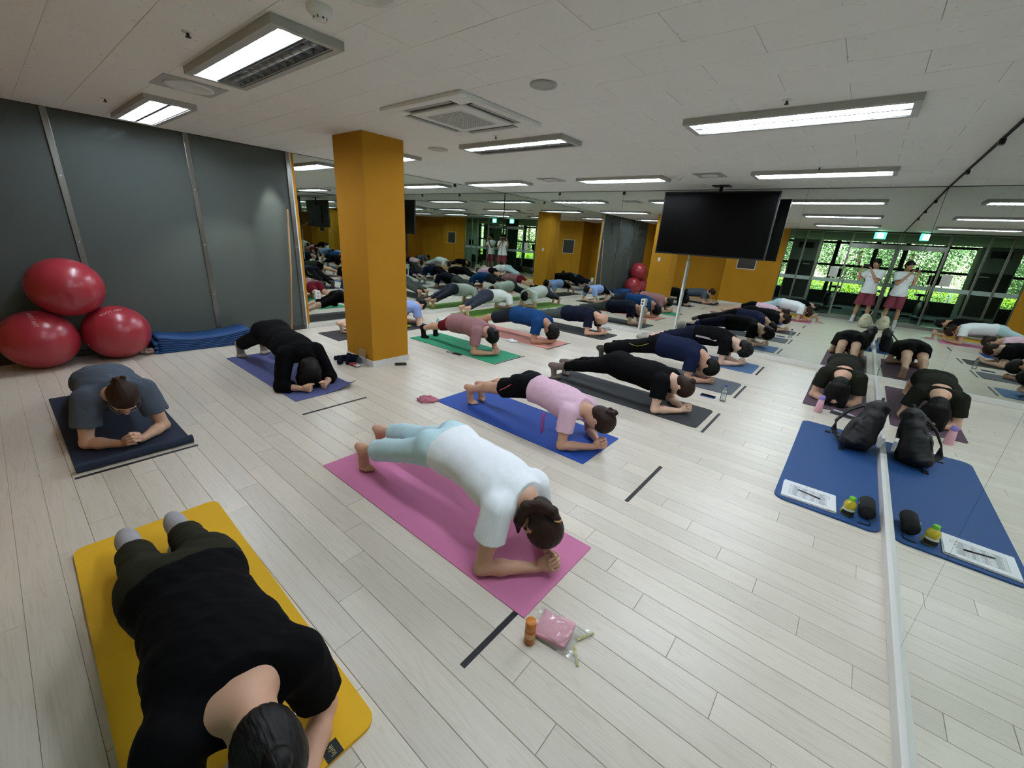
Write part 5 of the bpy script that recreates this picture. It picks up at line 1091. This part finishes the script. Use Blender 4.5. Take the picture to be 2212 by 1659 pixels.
# ---------------------------------------------------------------- bottles
def bottle(label, x, y, prof, mats, mi, parts, z=0.0, n=28, name='bottle'):
    t = thing(name, label, 'bottle', (x, y, z)); b = bmesh.new(); add_lathe(b, prof, n, mi=mi); bmesh.ops.recalc_face_normals(b, faces=b.faces[:]); obj('body', b, [M[m] for m in mats], t)
    for nm, pf, m in parts: b = bmesh.new(); add_lathe(b, pf, n); bmesh.ops.recalc_face_normals(b, faces=b.faces[:]); obj(nm, b, M[m], t)
    return t
pm('orange_plastic', 'cf7a26', .35, .05, coat=.2); pm('orange_dark', 'b5642c', .35); pm('orange_band', 'd09a6a', .45); pm('pink_metal', 'd9a3b0', .35); pm('lilac', '8f78c4', .4); pm('juice_yellow', 'c9b61f', .18, .05, coat=.4); pm('cap_green', '6cc01f', .35); pm('label_black', '1b1b14', .5); pm('label_white', 'd5d8c8', .5); pm('cap_blue', '24398a', .4); pm('paper', 'dfe1e2', .8, .02); pm('ink', '5b6068', .8); pm('towel_pink', 'e6a4b2', .8, .08, 20, .3, 300); pm('film_yellow', 'b9b46a', .5)
t = bottle('small orange sun-cream bottle standing at the corner of the pink mat', -.675, 1.085, [(0, 0), (.022, 0), (.0235, .004), (.0235, .035), (.0235, .062), (.0215, .078), (0, .078)], ['orange_dark', 'orange_band'], [0, 0, 0, 1, 0, 0], [('cap', [(.0222, .072), (.0232, .078), (.0232, .112), (.021, .116), (0, .116)], 'orange_plastic')]); obj('hinge', box_bm(-.008, .008, .020, .030, .078, .09, .002), M['orange_plastic'], t)
bottle('clear water bottle with a blue cap in front of the charcoal mat', -.845, 4.92, [(0, 0), (.028, 0), (.031, .006), (.031, .05), (.029, .06), (.031, .07), (.031, .125), (.026, .15), (.013, .17), (.013, .178)], ['bottle_glass'], None, [('cap', [(.015, .172), (.015, .192), (0, .192)], 'cap_blue'), ('label', [(.0318, .075), (.0318, .115), (.0316, .115)], 'bottle_glass'), ('water', [(0, .003), (.029, .004), (.0295, .06), (.0295, .10), (0, .10)], 'bottle_glass')])
t = bottle('yellow juice bottle with a lime cap beside the speaker on the blue mat', .335, 3.235, [(0, 0), (.030, 0), (.036, .006), (.037, .030), (.032, .046), (.030, .052), (.033, .062), (.034, .078), (.028, .095), (.016, .108), (.014, .112)], ['juice_yellow'], None, [('cap', [(.0175, .110), (.0175, .130), (.016, .132), (0, .132)], 'cap_green')], z=.0125, n=32)
for nm, m, z0, z1, r_ in (('label', 'label_black', .010, .040, .0386), ('label_top', 'label_white', .040, .054, .0355)):
    b = bmesh.new(); rows = [[b.verts.new((r_ * math.cos(a), r_ * math.sin(a), z)) for a in [math.radians(-150 + 10 * k) for k in range(13)]] for z in (z0, z1)]
    for k in range(12): b.faces.new((rows[0][k], rows[0][k + 1], rows[1][k + 1], rows[1][k]))
    obj(nm, b, M[m], t)
t = bottle('pink tumbler with a lilac domed lid at the edge of the plum mat', .018, 5.44, [(0, 0), (.036, 0), (.038, .004), (.033, .08), (.027, .145), (0, .145)], ['pink_metal'], None, [('lid', [(.0275, .144), (.030, .150), (.030, .165), (.026, .180), (.015, .190), (0, .193)], 'lilac')])
t = bottle('aqua bottle on the floor beside the light blue person', -5.52, 4.75, [(0, 0), (.03, 0), (.032, .01), (.032, .13), (.02, .16), (.015, .17)], ['bottle_aqua' if 'bottle_aqua' in M else pm('bottle_aqua', '7fb8b0', .3).name], None, [('cap', [(.017, .168), (.017, .195), (0, .195)], 'white_plastic')])
# ---------------------------------------------------------------- pink towel in a clear bag beside the pink mat
tw = thing('bagged_towel', 'pink folded towel in a clear plastic bag by the pink mat', 'towel', (-.625, 1.195, 0), math.radians(8))

for q, (dx, dy, z0, an) in enumerate(((0, 0, .004, 0), (.006, -.004, .0165, .06))):
    b = bmesh.new(); bx(b, -.076, .07, -.066, .066, 0, .0115); bmesh.ops.subdivide_edges(b, edges=b.edges[:], cuts=6, use_grid_fill=True)
    for v in b.verts: v.co.z += .0025 * math.sin(v.co.x * 60 + v.co.y * 25 + q) * math.cos(v.co.y * 48); v.co.x += .003 * math.sin(v.co.y * 40 + q); v.co.y += .003 * math.sin(v.co.x * 37)
    o = obj('towel_fold', b, M['towel_pink'], tw, True); o.location = (dx, dy, z0); o.rotation_euler = (0, 0, an)
rr = random.Random(12)
b = bmesh.new(); NX, NY = 16, 9
def bagz(u, v): return .005 + .034 * max(0, 1 - (max(u - .45, 0) / .35) ** 2) * (1 - abs(v) ** 4) + rr.uniform(0, .010)
G = [[b.verts.new((-.085 + .235 * i / NX, (-.078 + .156 * j / NY) * (1 + .25 * max(0, i / NX - .6)) , bagz(i / NX, -1 + 2 * j / NY))) for j in range(NY + 1)] for i in range(NX + 1)]
for i in range(NX):
    for j in range(NY):
        if i > 11 and abs(j - NY / 2 + .5) < (i - 11) * .75: continue
        f = b.faces.new((G[i][j], G[i + 1][j], G[i + 1][j + 1], G[i][j + 1]))
bmesh.ops.delete(b, geom=[v for v in b.verts if not v.link_faces], context='VERTS'); obj('plastic_film', b, M['clear_plastic'], tw)
for s in (-1, 1): b = bmesh.new(); add_strip(b, [(.105, s * .015, .008), (.125, s * .05, .008), (.150, s * .088, .006)], (0, 0, 1), .0025, .009); obj('handle_edge', b, M['film_yellow'], tw)
tk = thing('pink_cloth', 'crumpled pink cloth at the corner of the blue mat', 'cloth', (-3.03, 2.46, 0), .3); O = [('add', Ell(V3(0, 0, .012), np.eye(3), (.085, .075, .016)), .01), ('add', Cap(V3(-.06, .02, .012), V3(.02, .05, .02), .02, .024), .02), ('add', Cap(V3(.03, -.02, .012), V3(.11, .04, .008), .03, .012), .02), ('warp', [(V3(.7, .7, 0), .06, .003, 0), (V3(.6, -.8, 0), .045, .003, 2)]), ('clip', V3(0, 0, .001), V3(0, 0, -1))]
obj_mesh('cloth', np_mesh('cloth', *mesh_ops(O, .005), [pm('dusty_pink', 'b86f80', .85, .06, 20, .2, 300)]), tk)
# ---------------------------------------------------------------- blue mat by the right mirror with papers, pen, speaker, backpack
yoga_mat('thick royal blue exercise mat along the right mirror with a backpack on it', .215, 4.06, 1.86, .585, 'mat_royal', yaw=math.pi / 2, th=.0115, rad=.07)
zt = .0118
pp = thing('paper_stack', 'stack of printed sheets lying on the royal blue mat', 'papers', (.115, 3.30, zt), math.radians(2)); rr = random.Random(6)
for k in range(5):
    o = obj('sheet', box_bm(-.155, .155, -.125, .125, 0, .0012), M['paper'], pp); o.location = (rr.uniform(-.006, .006), rr.uniform(-.006, .006), .0025 * k); o.rotation_euler = (0, 0, rr.uniform(-.035, .035))
o.name = 'sheet'; o.location = (0, 0, .0105); o.rotation_euler = (0, 0, 0)
b = bmesh.new()
for k in range(13): bx(b, -.115 + .009 * 0, .12, -.085 + k * .013, -.0838 + k * .013, .0118, .0121)
for x in (-.115, -.095, -.04, .01, .05, .12): bx(b, x, x + .001, -.085, .072, .0118, .0121)
for k in range(12):
    for x0, w_ in ((-.09, .035), (-.032, .028), (.018, .02), (.06, .04)): bx(b, x0, x0 + w_ * rr.uniform(.5, 1), -.081 + k * .013, -.078 + k * .013, .0118, .0121)
tag(obj('printed_table', b, M['ink'], pp), kind='stuff'); b = bmesh.new(); bx(b, .105, .155, -.125, .02, .012, .015); o = obj('sticker_flap', b, M['paper'], pp)
pn = thing('pen', 'black ballpoint pen on the stack of sheets', 'pen', (.115, 3.30, zt + .0165), math.radians(-12)); b = bmesh.new(); add_tube(b, [(-.07, 0, 0), (-.055, 0, 0), (.055, 0, 0), (.07, 0, 0)], [.0015, .0042, .0042, .003], 10); obj('barrel', b, M['steel_dark'], pn); b = bmesh.new(); add_tube(b, [(.03, 0, 0), (.065, 0, 0)], .0049, 10); obj('cap', b, M['black_plastic'], pn)
sp = thing('portable_speaker', 'black cylindrical speaker lying on the royal blue mat', 'speaker', (.428, 3.34, zt + .047), 0); b = bmesh.new(); add_tube(b, [(0, -.085, 0), (0, -.08, 0), (0, .08, 0), (0, .085, 0)], [.04, .046, .046, .04], 28); obj('grille_body', b, pm('speaker_cloth', '141518', .9, .2, 60, .4, 300), sp)
for s in (-1, 1): b = bmesh.new(); add_tube(b, [(0, s * .084, 0), (0, s * .089, 0)], .037, 24); obj('end_cap', b, M['black_plastic'], sp)
obj('badge', box_bm(-.0465, -.044, -.02, .0, .012, .022), M['alu_white'], sp); b = bmesh.new(); add_tube(b, [(.01, -.088, -.02), (.03, -.12, -.04), (.025, -.155, -.043), (-.01, -.165, -.043), (-.035, -.16, -.043)], .004, 6); obj('wrist_cord', b, M['black_plastic'], sp)
bp = thing('backpack', 'black backpack slumped against the right mirror on the blue mat', 'backpack', (.375, 4.62, zt)); pm('nylon', '0b0b0d', .6, .2, 20, .3, 300, fold=.4)
up_ = unit(V3(.22, .30, 1)); 
O = [('add', ECap(V3(-.02, -.02, .09), V3(.045, .10, .36), V3(0, 1, .0), (.20, .115), (.15, .075)), .03), ('add', ECap(V3(-.08, -.10, .07), V3(-.05, -.03, .22), V3(0, 1, 0), (.14, .07), (.12, .05)), .04), ('add', Ell(V3(.04, .14, .36), np.eye(3), (.06, .06, .05)), .04),
     ('warp', [(V3(.3, .5, .8), .13, .004, 0), (V3(.2, .9, -.3), .09, .003, 2), (V3(.6, .2, .7), .05, .0012, 1)]), ('clip', V3(.134, 0, 0), V3(1, 0, 0)), ('clip', V3(0, 0, .002), V3(0, 0, -1))]
obj_mesh('bag_body', np_mesh('bag', *mesh_ops(O, .007), [M['nylon']]), bp)
b = bmesh.new(); add_strip(b, [(.03, .15, .37), (-.06, .18, .34), (-.14, .19, .26), (-.20, .16, .15), (-.20, .08, .07), (-.14, .0, .05)], (0, 1, .3), .062, .014); obj('shoulder_strap', b, M['nylon'], bp)
b = bmesh.new(); add_strip(b, [(.06, .02, .36), (-.02, -.04, .33), (-.09, -.11, .24), (-.11, -.14, .12), (-.09, -.13, .05)], (0, 1, .3), .055, .014); obj('shoulder_strap', b, M['nylon'], bp)
b = bmesh.new(); add_tube(b, [(.05, .10, .40), (.055, .12, .445), (.06, .16, .445), (.06, .18, .40)], .010, 8); obj('top_handle', b, M['nylon'], bp)
for q, (x, y) in enumerate(((-.235, .19), (-.115, -.18))): obj('buckle', box_bm(x - .022, x + .022, y - .028, y + .028, 0.0, .012, .004), M['black_plastic'], bp)
b = bmesh.new(); add_tube(b, [(-.20, .19, .008), (-.17, .18, .012), (-.13, .12, .03)], .008, 6); obj('webbing', b, M['nylon'], bp)
tg_ = obj('price_tag', box_bm(-.012, .012, -.0, .05, 0, .11, .002), M['white_plastic'], bp); tg_.location = (.115, -.17, .10); tg_.rotation_euler = (.35, 0, .2)
b = bmesh.new(); add_tube(b, [(-.098, -.165, .03), (-.098, -.160, .06)], .012, 10); obj('ring', b, M['steel'], bp)
gc = thing('glasses_case', 'black zip case with a pale lid on the floor by the plum mat', 'case', (.235, 5.505, 0), math.radians(-12)); obj('case_base', box_bm(-.11, .11, -.04, .04, 0, .020, .008), M['black_plastic'], gc); obj('case_lid', box_bm(-.10, .09, .0, .045, .020, .034, .006), M['sock_grey'], gc)
# ---------------------------------------------------------------- cream tote near the photographer, seen in the mirror
ct = thing('tote_bag', 'cream canvas tote bag slumped against the right mirror near the standing person', 'bag', (.36, .68, 0)); rr = random.Random(3)
O = [('add', Ell(V3(.0, .0, .14), np.eye(3), (.135, .24, .15)), .03), ('add', Ell(V3(-.02, .06, .26), np.eye(3), (.09, .16, .10)), .05), ('add', Ell(V3(-.03, -.14, .08), np.eye(3), (.10, .10, .09)), .05), ('warp', [(V3(.2, .95, .25), .11, .010, 0), (V3(.2, .8, -.5), .07, .006, 2), (V3(.7, -.3, .6), .045, .002, 1)]), ('clip', V3(.148, 0, 0), V3(1, 0, 0)), ('clip', V3(0, 0, .002), V3(0, 0, -1))]
obj_mesh('bag_body', np_mesh('bag', *mesh_ops(O, .008), [M['cloth_cream']]), ct); b = bmesh.new(); add_tube(b, [(.05, .05, .33), (.07, .02, .42), (.08, -.05, .44), (.07, -.12, .36), (.05, -.14, .22)], .007, 8); obj('cord', b, M['cloth_cream'], ct)
# ---------------------------------------------------------------- woven label on the yellow mat, strap and headphones of the pink-shirted person
lb = obj('woven_label', box_bm(-.027, .027, -.026, .026, 0, .0015), pm('label_navy', '22282e', .8), m_y); lb.location = (.842, .152, .0132); lb.rotation_euler = (0, 0, .022)
me = text_mesh('lol\u00eb', .024, .0006); me.materials.append(M['film_yellow']); tx = obj_mesh('lettering', me, lb); tx.location = (0, 0, .0018); tx.rotation_euler = (0, 0, math.pi)
hp = thing('neck_strap', 'bright pink cord hanging from the pale pink T-shirt', 'cord', (-1.78, 2.70, MT)); b = bmesh.new(); add_tube(b, [(.0, 0, .20), (-.012, 0, .10), (-.008, 0, .015), (.006, 0, .012), (.012, 0, .10), (.012, 0, .20)], .0045, 6); obj('cord_loop', b, M['magenta'], hp)
